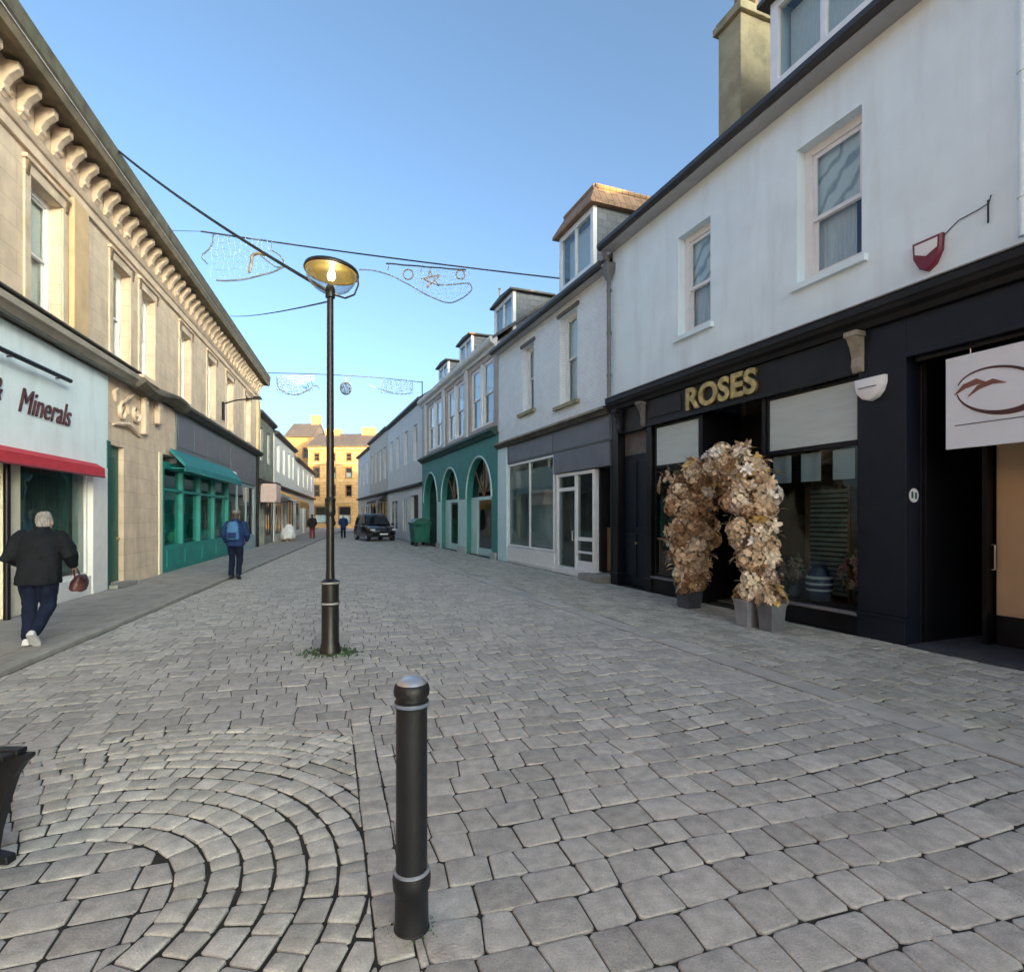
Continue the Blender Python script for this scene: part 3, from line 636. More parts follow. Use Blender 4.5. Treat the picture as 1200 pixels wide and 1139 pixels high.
# ================================================================== RIGHT: building with the teal arcade
B3 = Front(RS, 'arcaded_building', 'pinkish stone building with teal arched shopfront and dormers', 'building', 20.5)
wins = [(14.55, 17.45, 5.15, 7.65), (18.5, 21.3, 5.15, 7.65), (22.4, 25.4, 5.15, 7.65)]
B3.wall('wall', PINKST, 14.07, 26.85, 4.7, 8.05, 0, .33, holes=wins)
B3.shell(PINKST, 14.07, 26.85, 8.05, floors=(4.6,))
for h in wins:
    m_ = (h[0] + h[1]) / 2
    for p, q_ in ((h[0], m_ - .06), (m_ + .06, h[1])):
        B3.sash(p, q_, h[2], h[3], -.06, FRAME, GLASS, upper=CURT, lower=CURTB, mid=.5, fw=.10)
B3.each('mullion', FRAME, [((h[0] + h[1]) / 2 - .06, (h[0] + h[1]) / 2 + .06, -.15, .02, h[2], h[3]) for h in wins])
B3.each('wall_pilaster', FARW, [(a - .22, a + .22, .002, .08, 5.0, 7.85) for a in (18.0, 21.85, 25.9)], bev=.01)
b = B3.mb(); b.prism([(0, 7.85), (.08, 7.85), (.12, 7.95), (.26, 8.02), (.30, 8.10), (.30, 8.22), (0, 8.22)], 14.12, 26.85, 'yz'); b.build('eaves_cornice', FARW, B3.root)
rf3 = B3.roof(SLATE, 14.10, 26.85, 8.12, 3.0, over=.2)
dormer(B3, B3.root, 14.2, 16.3, -.65, 8.4, 10.05, SLATEV, FRAME, LEAD, depth=1.7, lights=2, frz=.4)
dormer(B3, B3.root, 19.4, 21.4, -.65, 8.4, 9.95, SLATEV, FRAME, LEAD, depth=1.7, lights=2, frz=.4)
dormer(B3, B3.root, 23.6, 25.6, -.65, 8.4, 9.85, SLATEV, FRAME, LEAD, depth=1.7, lights=2, frz=.4)
b = B3.mb(); b.tube([(15.25, -.5, 10.2), (15.25, -.5, 10.45)], .03, 8); b.lathe([(.0, 0), (.06, .05), (.0, .12)], 10, (15.25, -.5, 10.43), False); b.build('finial', LEAD, rf3)
def arch_wall(F, name, m, a0, a1, z0, z1, arches, spr, yf, th):
    """wall with round-headed openings: list of (centre, radius)"""
    q = F.mb(); xs = a0; n = 20
    for c, r in sorted(arches):
        if c - r > xs + 1e-4: q.prism([(xs, z0), (c - r, z0), (c - r, z1), (xs, z1)], yf - th, yf)
        for k in range(n):
            t0, t1 = PI - PI * k / n, PI - PI * (k + 1) / n
            p0 = (c + r * math.cos(t0), spr + r * math.sin(t0)); p1 = (c + r * math.cos(t1), spr + r * math.sin(t1))
            q.prism([p0, p1, (p1[0], z1), (p0[0], z1)], yf - th, yf)
        xs = c + r
    q.prism([(xs, z0), (a1, z0), (a1, z1), (xs, z1)], yf - th, yf)
    o = q.build(name, m, F.root)
    k = bmesh.new(); k.from_mesh(o.data); bmesh.ops.remove_doubles(k, verts=k.verts, dist=1e-4)
    seen = {}
    dead = []
    for f in k.faces:
        key = tuple(sorted(v.index for v in f.verts))
        if key in seen: dead += [f, seen[key]]
        seen[key] = f
    bmesh.ops.delete(k, geom=list(set(dead)), context='FACES'); bmesh.ops.recalc_face_normals(k, faces=k.faces); k.to_mesh(o.data); k.free()
    return o
arches = [(16.33, 1.60), (20.75, 1.50), (24.75, 1.55)]
aw = arch_wall(B3, 'arcade_wall', TEALG, 14.12, 26.8, 0, 4.62, arches, 2.36, .02, .35)
for c, r in arches:
    q = B3.mb(); ring = []
    for k in range(25):
        t = PI * k / 24; ring.append((c + math.cos(t) * (r + .06), .03, 2.36 + math.sin(t) * (r + .06)))
    q.tube(ring, .04, 6); q.build('arch_moulding', TEALP, aw, smooth=50)
b = B3.mb(); b.prism([(0, 4.62), (.10, 4.62), (.18, 4.72), (.28, 4.78), (.28, 4.88), (0, 4.96)], 14.12, 26.84, 'yz'); b.build('shop_cornice', mat('dark_teal_cornice', (.015, .06, .055), .6, .3, 5, stain=(.04, .05, .03), stain_amt=.5), B3.root)
B3.each('shop_plinth', mat('pale_plinth', (.45, .47, .45), .8, .15, 4, .2), [(14.15, 14.70, .022, .10, 0, .25), (17.95, 19.23, .022, .10, 0, .25), (22.27, 23.18, .022, .10, 0, .25)], bev=.01)
B3.each('pier_panel', TEALP, [(17.96, 19.22, .0205, .05, .255, 2.34), (22.28, 23.17, .0205, .05, .255, 2.34)], parent=aw, bev=.01)
for c, r in arches[:2]:
    q = B3.mb(); q.box(c - r, c + r, -.28, -.18, 2.26, 2.40)
    q.box(c + r * .45, c + r, -.28, -.17, 0, 2.26); q.box(c - r, c - r * .86, -.28, -.17, 0, 2.26); q.box(c - r * .86, c + r * .45, -.28, -.19, 0, .30)
    wn = q.build('arch_screen', TEALP, B3.root, bev=.008)
    q = B3.mb(); q.box(c - r * .86, c + r * .45, -.24, -.232, .30, 2.26); q.build('pane', GLASSD, wn)
    q = B3.mb(); n = 20
    q.prism([(c + r * 1.0 * math.cos(PI * k / n), 2.40 + (r - .04) * math.sin(PI * k / n)) for k in range(n + 1)], -.245, -.237); q.build('fanlight', glassmat('brown_fanlight_glass', (.32, .20, .15), .03, .6) if 'brown_fanlight_glass' not in MATS else MATS['brown_fanlight_glass'], wn)
    q = B3.mb()
    for k in (5, 10, 15): q.tube([(c, -.22, 2.40), (c + (r - .03) * math.cos(PI * k / n), -.22, 2.40 + (r - .05) * math.sin(PI * k / n))], .025, 6)
    q.build('fanlight_bar', WOOD, wn)
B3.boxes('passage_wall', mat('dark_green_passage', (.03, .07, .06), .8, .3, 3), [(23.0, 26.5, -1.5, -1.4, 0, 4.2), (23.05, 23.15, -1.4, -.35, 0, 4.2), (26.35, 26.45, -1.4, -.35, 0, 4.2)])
# ================================================================== RIGHT: far pale buildings
def far_building(side, name, label, a0, a1, zt, wm, rm, wins, ground, group=None, rise=2.8, depth=8.0, gcol=None, corn=None, y=0.0):
    F = Front(side, name, label, 'building', (a0 + a1) / 2)
    F.wall('wall', wm, a0, a1, 3.4, zt, y, .33, holes=wins)
    F.shell(wm, a0, a1, zt, depth, floors=(3.3,))
    for h in wins: F.sash(h[0], h[1], h[2], h[3], y - .1, FRAME, GLASS, upper=CURT if rnd() < .5 else None, lower=CURT if rnd() < .4 else None, fw=.09)
    b = F.mb(); b.prism([(y, zt - .12), (y + .18, zt - .05), (y + .26, zt), (y + .26, zt + .12), (y, zt + .12)], a0, a1, 'yz'); b.build('gutter', GUTTER, F.root)
    rf = F.roof(rm, a0 + .01, a1 - .01, zt + .02, rise, depth, .15)
    holes = [g[:4] for g in ground]
    F.wall('ground_floor_wall', gcol or wm, a0, a1, 0, 3.37, y - .01, .3, holes=holes)
    b = F.mb(); b.prism([(y, 3.372), (y + .16, 3.372), (y + .22, 3.45), (y + .22, 3.55), (y, 3.62)], a0 + .02, a1 - .02, 'yz'); b.build('shop_cornice', corn or FASC, F.root)
    for g in ground:
        if g[4] == 'win': shopwin(F, g[0], g[1], g[2], g[3], y - .05, g[5], GLASSD, bars=((g[0] + g[1]) / 2,), fw=.08)
        else:
            q = F.mb(); q.box(g[0], g[1], y - .3, y - .22, g[2], g[3])
            w_ = (g[1] - g[0])
            for k in (0, 1): q.box(g[0] + w_ * (.1 + .45 * k), g[0] + w_ * (.45 + .45 * k), y - .219, y - .20, g[2] + .2, g[3] - .2)
            d_ = q.build('door', g[5], F.root, bev=.01); q = F.mb(); q.tube([(g[0] + .12, y - .19, 1.0), (g[0] + .12, y - .14, 1.0)], .03, 8); q.build('handle', STEEL, d_)
    return F, rf
B4, r4 = far_building(RS, 'pale_building', 'pale white building with dark string course beyond the teal arcade', 26.87, 39, 8.4, FARW, SLATE,
    [(28.2, 29.4, 5.0, 7.2), (31.2, 32.4, 5.0, 7.2), (34.2, 35.4, 5.0, 7.2), (37.0, 38.2, 5.0, 7.2)],
    [(28.0, 30.2, 0, 2.9, 'door', FASC), (31.5, 33, .6, 2.8, 'win', FRAME), (35, 38, .6, 2.8, 'win', FRAME)])
b = B4.mb(); b.box(27.0, 28.2, -4.6, -3.4, 10.0, 12.0); b.box(26.95, 28.25, -4.66, -3.34, 12, 12.15); b.build('chimney', HARLG, r4)
B5, r5 = far_building(RS, 'cream_building', 'cream fronted building with dark shop canopy at the far right', 39.02, 50, 8.5, FARC, SLATE,
    [(40.0, 41.4, 4.6, 7.2), (42.6, 44.0, 4.6, 7.2), (45.4, 46.8, 4.6, 7.2), (48.0, 49.2, 4.6, 7.2)],
    [(39.6, 43, .5, 2.9, 'win', FASC), (43.6, 45, 0, 2.6, 'door', FASC), (45.6, 49.4, .5, 2.9, 'win', FASC)])
b = B5.mb(); b.box(48.5, 49.8, -4.6, -3.4, 10.2, 12.2); b.build('chimney', HARLG, r5)
B6, r6 = far_building(RS, 'pale_building', 'small whitish building furthest along the right of the street', 50.02, 60, 8.1, FARW, SLATE,
    [(51.2, 52.4, 4.8, 7.0), (54.0, 55.2, 4.8, 7.0), (57.0, 58.2, 4.8, 7.0)],
    [(51, 54, .5, 2.7, 'win', FRAME), (55, 56.2, 0, 2.6, 'door', FASC), (57, 59.4, .5, 2.7, 'win', FRAME)], gcol=FARC)
A = Front(RS, 'shop_awning', 'dark sloping shop awning on the cream far building', 'awning', 42, .23, 2.6)
q = A.mb(); q.prism([(-.0, 3.3), (.9, 2.85), (.9, 2.65), (.87, 2.65), (.87, 2.83), (0, 3.26)], 39.5, 45, 'yz'); q.build('cover', FASC, A.root)
q = A.mb(); 
for a in (39.6, 44.9): q.tube([(a, 0, 2.7), (a, .85, 2.8)], .02, 6)
q.build('arm', STEEL, A.root)

# behind the camera: unseen tall neighbour added so its roof keeps the street in shade
B0, r0 = far_building(RS, 'added_shade_building', 'tall pale unseen building added behind the camera to keep the street in shade', -34, -6.52, 10.6, FARC, SLATE,
    [(-33 + 3.4 * k, -31.8 + 3.4 * k, z, z + 2.0) for k in range(8) for z in (4.6, 7.8)], [(-32 + 5 * k, -29 + 5 * k, .6, 2.8, 'win', FASC) for k in range(5)], rise=3.6, depth=9.5)
# ================================================================== LEFT: sandstone building
A_ = Front(LS, 'sandstone_building', 'long sandstone building with bracketed cornice above white and teal shopfronts', 'building', 3.0)
W = [(-2.62, -1.62), (.50, 1.42), (2.12, 3.02), (5.2, 6.2), (8.2, 9.25), (11.0, 12.1), (14.6, 15.8)]
W += [(-5.7, -4.7), (-8.7, -7.7)]
hol = [(p, q, 5.08, 7.15) for p, q in W]
A_.wall('wall', SAND, -21, 18.0, 4.9, 8.5, 0, .35, holes=hol)
A_.shell(SANDP, -21, 18.0, 8.5, floors=(4.75,))
for i, h in enumerate(hol): A_.sash(h[0], h[1], h[2], h[3], -.16, FRAME, GLASS, upper=None if i % 3 else BLIND, lower=CURT if i % 2 == 0 else None, mid=.48, fw=.10, split=.2)
for p, q, z0, z1 in hol:
    b = A_.mb()
    b.box(p - .18, p - .003, .001, .035, z0 - .02, z1 + .0); b.box(q + .003, q + .18, .001, .035, z0 - .02, z1)
    b.box(p - .19, q + .19, .001, .04, z1 + .003, z1 + .18); b.box(p - .22, q + .22, .001, .085, z1 + .183, z1 + .25)
    b.build('window_surround', SANDP, A_.root, bev=.01)
    b = A_.mb(); b.box(p - .15, q + .15, -.12, .12, z0 - .14, z0 - .023); b.build('window_sill', SANDP, A_.root, bev=.012)
BRK = mat('dark_weathered_bracket', (.20, .14, .085), .9, .3, 6, .3)
for p, q, z0, z1 in hol:
    for a in (p - .16, q + .08): b = A_.mb(); b.prism([(.038, z1 - .06), (.05, z1 - .04), (.08, z1 + .18), (.042, z1 + .18)], a, a + .08, 'yz'); b.build('window_bracket', BRK, A_.root)
A_.each('wall_pilaster', SANDO, [(-1.36, -.78, .001, .10, 5.0, 7.5), (17.4, 17.95, .001, .12, 5.0, 7.5)], bev=.012)
# entablature: architrave, frieze, modillions, projecting cornice, gutter course
b = A_.mb(); b.prism([(0, 7.50), (.06, 7.50), (.06, 7.66), (.10, 7.68), (.14, 7.76), (.05, 7.80), (.05, 8.28), (.12, 8.34), (.12, 8.44), (0, 8.44)], -40, 17.98, 'yz')
ent = b.build('entablature', SANDP, A_.root)
def row_of(first, step, n):          # repeats of one carved piece, each its own object
    for k in range(1, n):
        o = first.copy(); COL.objects.link(o); o.parent = first.parent; o.location.x = first.location.x + LS.sx * step * k
b = A_.mb(); k = -4.0; w = .15
b.prism([(.052, 7.84), (.10, 7.83), (.14, 7.90), (.15, 8.0), (.20, 8.10), (.27, 8.17), (.33, 8.22), (.33, 8.33), (.052, 8.33)], k - w / 2, k + w / 2, 'yz')
b.tube([(k - w / 2 - .01, .11, 7.93), (k + w / 2 + .01, .11, 7.93)], .055, 8)
row_of(b.build('modillion', SANDP, ent, bev=.012), .5, 44)
b = A_.mb(); k = -3.75
b.loft([[(k + r * math.cos(2 * PI * i / 10), .051 + d, 8.06 + r * math.sin(2 * PI * i / 10)) for i in range(10)] for r, d in ((.075, 0), (.08, .02), (.045, .03), (.03, .05))])
row_of(b.build('rosette', SANDO, ent), .5, 43)
b = A_.mb(); b.prism([(0, 8.445), (.12, 8.40), (.50, 8.36), (.52, 8.36), (.55, 8.44), (.56, 8.47), (0, 8.50)], -21, 18.1, 'yz'); b.build('cornice', mat('shade_dark_cornice_stone', (.20, .165, .11), .9, .3, 4, .4, 20, stain=(.06, .06, .04), stain_amt=.7), A_.root)  # dark soffit shade put into the stone colour, with random stains over it
b = A_.mb(); b.box(-21, 18.12, .50, .575, 8.475, 8.505); b.build('cornice_edge', mat('pale_lead_edge', (.34, .32, .29), .6, .2, 6), A_.root)
b = A_.mb(); b.prism([(0, 8.507), (.50, 8.507), (.56, 8.60), (.58, 8.84), (.50, 8.88), (.30, 8.93), (0, 8.93)], -21, 18.14, 'yz'); b.build('gutter', MOSSY, A_.root)
A_.roof(SLATE, -21, 18.0, 8.7, 3.0, depth=8.0, over=.2)
# first-floor string course / shop cornices
def course(F, name, m, a0, a1, z, h, pr, parent=None):
    q = F.mb(); q.prism([(0, z), (pr * .5, z), (pr * .8, z + h * .35), (pr, z + h * .5), (pr, z + h * .8), (pr * .9, z + h), (0, z + h * 1.15)], a0, a1, 'yz')
    return q.build(name, m, parent or F.root, bev=.008)
STC = mat('weathered_course_stone', (.40, .36, .30), .85, .2, 4, .3, 25, stain=(.10, .09, .07), stain_amt=.75, stain_scale=2)
c = course(A_, 'shop_cornice', STC, -21, 1.35, 4.62, .26, .26)
A_.boxes('cornice_lip', LEAD, [(-21, 1.37, .0, .285, 4.905, 4.935), (-21, 1.33, .1, .20, 4.56, 4.612)], parent=c)
q = A_.mb(); n = 18
for k in range(n):
    x0, x1 = 1.3 + 3.6 * k / n, 1.3 + 3.6 * (k + 1) / n
    f = lambda x: 4.60 + .10 * math.sin((x - 1.3) / 3.6 * 2 * PI) * -1 - .0 * x
    z0, z1 = f(x0), f(x1)
    q.loft([[(x, 0, z), (x, .24, z), (x, .38, z + .12), (x, .38, z + .20), (x, .0, z + .34)] for x, z in ((x0, z0), (x1, z1))], cap=(k in (0, n - 1)))
q.build('door_hood', mat('dark_hood_stone', (.13, .115, .09), .9, .3, 4, .4, 20, stain=(.05, .05, .035), stain_amt=.6), A_.root)
course(A_, 'shop_cornice', LEAD, 4.75, 17.95, 4.66, .22, .30)
# ground floor masonry
A_.wall('ground_floor_wall', SAND, .20, 3.35, 0, 4.61, .0, .45, holes=[(.32, 1.12, .14, 3.15)])
q = A_.mb(); q.box(.32, 1.12, -.16, -.10, .14, 3.15); q.box(.40, 1.04, -.099, -.08, .3, 1.3); q.box(.40, 1.04, -.099, -.08, 1.45, 2.9)
d_ = q.build('door', DGREEN, A_.root, bev=.012); q = A_.mb(); q.tube([(.98, -.08, 1.1), (.98, -.03, 1.1)], .03, 10); q.build('handle', GOLD, d_)
A_.boxes('door_step', CONC, [(.22, 1.3, -.45, .22, .05, .139)], bev=.015)
A_.boxes('doorway_moulding', DGREEN, [(.125, .30, .003, .06, .05, 3.2)], bev=.01)
# carved scroll above the doorway
q = A_.mb()
def spiral(c0, z0, r, turns, sgn):
    pts = []
    for k in range(26):
        t = k / 25; a = sgn * turns * 2 * PI * t; rr = r * (1 - .85 * t); pts.append((c0 + rr * math.cos(a), .03, z0 + rr * math.sin(a)))
    return pts
q.tube(spiral(1.0, 3.95, .25, 1.6, 1), [.05 - .03 * k / 25 for k in range(26)], 6); q.tube(spiral(1.75, 4.05, .22, 1.6, -1), [.05 - .03 * k / 25 for k in range(26)], 6)
q.tube([(.5, .03, 3.6), (.8, .05, 3.65), (1.2, .06, 3.7), (1.6, .05, 3.62), (2.0, .03, 3.5)], [.03, .05, .06, .05, .02], 6)
q.tube([(1.1, .03, 4.2), (1.35, .05, 4.35), (1.6, .04, 4.45)], [.03, .045, .015], 6); q.tube([(.6, .03, 4.1), (.5, .04, 4.3), (.7, .04, 4.42)], [.03, .04, .015], 6)
q.build('carved_scroll', SANDP, A_.root, smooth=60)
A_.each('corbel', SANDP, [(2.1, 2.35, .001, .12, 3.6, 4.6), (3.0, 3.3, .001, .14, 4.0, 4.6)], bev=.03)
# white shop
A_.each('shop_fascia', WHITE, [(-6.5, .195, -.3, .045, 2.62, 4.555)], bev=.006)
A_.each('shop_pilaster', FRAME, [(-.52, .19, -.3, .06, .05, 2.618)], bev=.01)
A_.each('stall_riser', FRAME, [(-2.92, -.525, -.25, .03, .05, .42)], bev=.008)
shopwin(A_, -2.92, -.53, .42, 2.60, -.03, FRAME, GLASSD, bars=(), fw=.07)
q = A_.mb(); n = 40
vs = [(-2.8 + 2.2 * k / n, -.35 - .03 * math.sin(k * 1.7), 2.5) for k in range(n + 1)]; vs += [(a, b_, .5) for a, b_, c_ in vs]
q.add(vs, [(k, k + 1, n + 2 + k, n + 1 + k) for k in range(n)]); q.build('curtain', CURTG, A_.root, smooth=60)
A_.each('shop_pilaster', CREAM, [(-3.32, -2.93, -.3, .04, .05, 2.6)], bev=.01)
q = A_.mb(); q.tube([(-3.40, .10, .05), (-3.40, .10, 2.55)], .045, 10)
q.build('downpipe', BLACK, A_.root, smooth=40)
q = A_.mb(); q.box(-5.2, -3.45, -.5, -.44, .05, 2.6); q.box(-6.5, -5.2, -.3, .04, .05, 2.6); dd = q.build('door', FRAME, A_.root)
q = A_.mb(); q.box(-4.9, -3.7, -.438, -.43, .8, 2.4); q.build('pane', GLASSD, dd)
q = A_.mb(); q.tube([(-8.0, .19, 4.02), (-1.72, .19, 4.02)], .04, 8)
for a in (-1.9, -3.3): q.tube([(a, .045, 4.02), (a, .19, 4.02)], .012, 6)
q.build('strip_lamp', BLACK, A_.root)
A_.each('room_partition', MIDI, [(-.45, -.40, -3.3, -.31, .03, 4.6), (-3.45, -3.40, -3.3, -.52, .03, 4.6), (.2, .31, -3.3, -.46, .03, 4.6), (1.13, 1.25, -3.3, -.46, .03, 4.6)])
# teal shop
TS = A_
q = TS.mb()
xs = [3.6, 5.3, 7.0, 8.7, 10.4, 11.35]
q.box(3.6, 3.78, -.25, .02, .05, 3.1); q.box(11.2, 11.4, -.25, .03, .05, 3.1)
q.box(3.78, 11.2, -.25, .01, .05, .78); q.box(3.78, 11.2, -.25, .01, 2.92, 3.1); q.box(3.78, 11.2, -.16, .012, 2.30, 2.38)
for a in (5.45, 7.3, 9.15): q.box(a - .08, a + .08, -.18, .015, .78, 2.92)
for a0, a1 in ((3.95, 5.3), (5.6, 7.15), (7.45, 9.0), (9.3, 11.05)): q.box(a0, a1, .0101, .03, .2, .65)
fr_ = q.build('shop_window', TEAL, A_.root, bev=.008)
q = TS.mb(); q.box(3.78, 11.2, -.10, -.09, .78, 2.92); q.build('pane', GLASST, fr_)
TS.boxes('added_pale_backing', mat('pale_teal_board', (.22, .48, .44), .7, .35, 1.6), [(3.85, 11.15, -1.15, -1.1, .77, 2.6)])  # teal board added to brighten the view through the shop glass
TS.boxes('window_bed', TEAL, [(3.8, 11.2, -1.1, -.26, .7, .76)])
TS.each('shop_pilaster', CREAM, [(3.352, 3.598, -.3, .03, .05, 3.3)], bev=.01)
TS.boxes('ground_floor_wall', SANDP, [(3.352, 4.72, -.3, .0, 3.302, 4.652)])
TS.each('shop_fascia', GREYF, [(4.73, 11.45, -.3, .04, 3.12, 4.652), (11.46, 17.2, -.3, .03, 3.12, 4.652)], bev=.006)
TS.each('fascia_panel', GREYP, [(4.85 + 1.62 * k, 4.85 + 1.62 * k + 1.55, .0405, .055, 3.62, 4.5) for k in range(4)] + [(11.6, 17.0, .0305, .05, 3.3, 4.4)], bev=.006)
w2 = shopwin(TS, 11.5, 17.1, .6, 3.1, -.04, mat('blue_grey_frame', (.30, .40, .44), .5, .1, 4), GLASSD, bars=(13.3, 15.2), fw=.12)
TS.each('stall_riser', MATS['blue_grey_frame'], [(11.42, 17.1, -.25, .02, .05, .59)], bev=.01)
q = TS.mb(); q.tube([(17.35, .09, .05), (17.35, .09, 4.6)], .06, 10); q.build('downpipe', BLACK, A_.root, smooth=40)
TS.each('shop_pilaster', GREYF, [(17.15, 17.98, -.3, .02, .05, 4.652)], bev=.01)
# things on the left front
S = Front(LS, 'shop_sign', 'dark slanted lettering reading Minerals on the white shop above the red awning', 'sign', -3.0, .047, 3.22)
text_obj('Minerals', .58, BROWNL, S.root, (.05, .012, .02), .010, .42, -.004, 'lettering', .80, .003)
text_obj('&', .50, BROWNL, S.root, (.72, .012, .1), .010, .42, -.004, 'lettering', .80, .003)
S = Front(LS, 'shop_awning', 'folded red awning over the white shop window at the left', 'awning', -2.0, .045, 2.30)
q = S.mb(); q.prism([(.046, 2.66), (.20, 2.63), (.34, 2.54), (.34, 2.50), (.046, 2.60)], -5.5, -.72, 'yz'); q.prism([(.33, 2.50), (.345, 2.50), (.345, 2.38), (.33, 2.38)], -5.5, -.72, 'yz')
n = 40
q.build('cover', RED, S.root, bev=.004)
q = S.mb(); q.tube([(-5.5, .33, 2.37), (-.72, .33, 2.37)], .022, 8); q.build('front_bar', mat('dark_red_bar', (.22, .015, .025), .5, .1, 5), S.root)
q = S.mb()
for a in (-5.3, -.9): q.tube([(a, .047, 2.5), (a, .31, 2.40)], .015, 6)
q.build('arm', BLACK, S.root)
S = Front(LS, 'shop_awning', 'teal canvas canopy over the teal shop windows', 'awning', 8.0, .055, 3.0)
q = S.mb(); q.prism([(.056, 3.50), (.32, 3.22), (.44, 3.05), (.44, 2.88), (.42, 2.88), (.42, 3.0), (.056, 3.40)], 4.1, 11.6, 'yz'); q.build('cover', TEALD, S.root, bev=.004)
q = S.mb()
for a in (4.2, 7.8, 11.5): q.tube([(a, .06, 2.95), (a, .41, 2.95)], .016, 6)
q.tube([(4.1, .43, 2.88), (11.6, .43, 2.88)], .02, 8); q.build('arm', TEAL, S.root)
S = Front(LS, 'alarm_box', 'little white alarm box on the grey fascia beside the teal canopy', 'alarm box', 12.0, .032, 3.28)
q = S.loc(); q.loft([[(x * s_, y, z * s_) for x, z in ((-.2, -.16), (.2, -.16), (.24, .16), (-.24, .16))] for s_, y in ((1, 0.02), (1, .08), (.85, .11))]); q.build('cover', ALARMW, S.root, bev=.01)
S = Front(LS, 'wall_lamp', 'black bracket lamp reaching out from the sandstone wall', 'lamp', 10.35, .0, 5.6)
q = S.mb(); q.box(10.25, 10.45, .002, .08, 5.3, 6.0); q.build('wall_plate', BLACK, S.root)
q = S.mb(); q.tube([(10.35, .08, 5.95), (10.35, .5, 6.10), (10.35, 1.25, 6.22)], .03, 8); q.build('arm', POLE, S.root)
q = S.mb(); q.loft([[(10.35 + x * w_, 1.25 + y * w_ * 1.8, z) for x, y in ((-1, -1), (1, -1), (1, 1), (-1, 1))] for w_, z in ((.05, 6.28), (.09, 6.22), (.10, 6.17))]); q.build('head', POLE, S.root)

# ================================================================== LEFT: far buildings
B7, r7 = far_building(LS, 'mossy_stone_building', 'dark mossy stone building just beyond the sandstone one', 18.03, 23.4, 7.0, FARG, SLATE,
    [(18.9, 19.8, 4.6, 6.4), (21.2, 22.2, 4.6, 6.4)], [(18.5, 20.2, 0, 2.9, 'door', FRAME), (20.8, 22.8, .5, 2.9, 'win', FASC)], rise=2.6, y=-.05)
b = B7.mb(); b.box(22.2, 23.2, -4.6, -3.4, 8.8, 10.6); b.build('chimney', HARLG, r7)
B8, r8 = far_building(LS, 'pale_building', 'whitish building above the amber awning on the left', 23.43, 34, 6.7, FARW, SLATE,
    [(24.5, 25.6, 4.4, 6.2), (27.2, 28.3, 4.4, 6.2), (30, 31.1, 4.4, 6.2), (32.4, 33.4, 4.4, 6.2)], [(24, 27, .5, 2.8, 'win', WOOD), (28, 29.2, 0, 2.6, 'door', FASC), (30, 33.4, .5, 2.8, 'win', FASC)], rise=2.4)
b = B8.mb(); b.box(32.8, 33.8, -4.6, -3.4, 8.4, 10.0); b.build('chimney', HARLG, r8)
B9, r9 = far_building(LS, 'pale_building', 'low white gabled building furthest along the left side', 34.03, 52, 6.2, FARW, SLATE,
    [(36, 37.1, 4.2, 5.8), (40, 41.1, 4.2, 5.8), (44, 45.1, 4.2, 5.8), (48, 49.1, 4.2, 5.8)], [(35, 38, .5, 2.7, 'win', FASC), (40, 41.2, 0, 2.6, 'door', FASC), (43, 47, .5, 2.7, 'win', FASC)], rise=2.2)
S = Front(LS, 'shop_awning', 'amber awning hanging over the pavement on the far left', 'awning', 28, .0, 2.2)
q = S.mb(); q.prism([(.23, 3.2), (1.35, 2.55), (1.35, 2.15), (1.32, 2.15), (1.32, 2.52), (.23, 3.12)], 24.5, 30.5, 'yz'); q.build('cover', YELA, S.root)
q = S.mb()
for a in (24.7, 30.3): q.tube([(a, 0.0, 2.5), (a, 1.3, 2.5)], .02, 6)
q.build('arm', BLACK, S.root)
S = Front(LS, 'shop_sign', 'pale pink boxed sign projecting above a far left shop door', 'sign', 19.6, -.05, 2.5)
q = S.mb(); q.box(18.9, 20.6, -.05, .75, 2.35, 3.35); bx = q.build('box', PINKA, S.root, bev=.03)
q = S.mb(); q.box(18.88, 20.62, -.05, .77, 3.36, 3.42); q.build('cap', FASC, S.root)

# ================================================================== end of the street
def rect_building(name, label, X0, X1, Y, D, zt, m, rise, rows, cat='building', rot=0.0):
    o = empty(name, ((X0 + X1) / 2, Y, 0), rot, label, cat)
    w = (X1 - X0) / 2; holes = []
    for z0, z1, n, ww in rows:
        for k in range(n): c = -w + 2 * w * (k + .5) / n; holes.append((c - ww / 2, c + ww / 2, z0, z1))
    class T: pass
    F = Front.__new__(Front); F.side = Side((0, 0), (1, 0), 1); F.a = F.y = F.z = 0.0; F.root = o
    # the facade looks along -Y
    F.mb = lambda: FlipMB()
    F.wall('wall', m, -w, w, 0, zt, 0, .35, holes=holes)
    q = FlipMB(); q.box(-w, -w + .3, -D, -.36, 0, zt); q.box(w - .3, w, -D, -.36, 0, zt); q.box(-w + .3, w - .3, -D, -D + .3, 0, zt); q.build('side_wall', m, o)
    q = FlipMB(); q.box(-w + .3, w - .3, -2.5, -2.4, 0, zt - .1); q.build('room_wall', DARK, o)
    q = FlipMB(); q.prism([(.35, zt), (-D / 2, zt + rise), (-D - .3, zt), (-D - .3, zt + .15), (-D / 2, zt + rise + .18), (.35, zt + .15)], -w - .1, w + .1, 'yz')
    q.prism([(-.05, zt), (-D / 2, zt + rise - .05), (-D, zt)], -w, -w + .3, 'yz'); q.prism([(-.05, zt), (-D / 2, zt + rise - .05), (-D, zt)], w - .3, w, 'yz')
    rf = q.build('roof', SLATE, o)
    for h in holes: F.sash(h[0], h[1], h[2], h[3], -.14, WOOD, GLASS, upper=None, lower=CURT if rnd() < .3 else None, fw=.11)
    return o, F, rf, w
class FlipMB(MB):
    def add(s, vs, fs): MB.add(s, [(-p[0], -p[1], p[2]) for p in vs], fs)
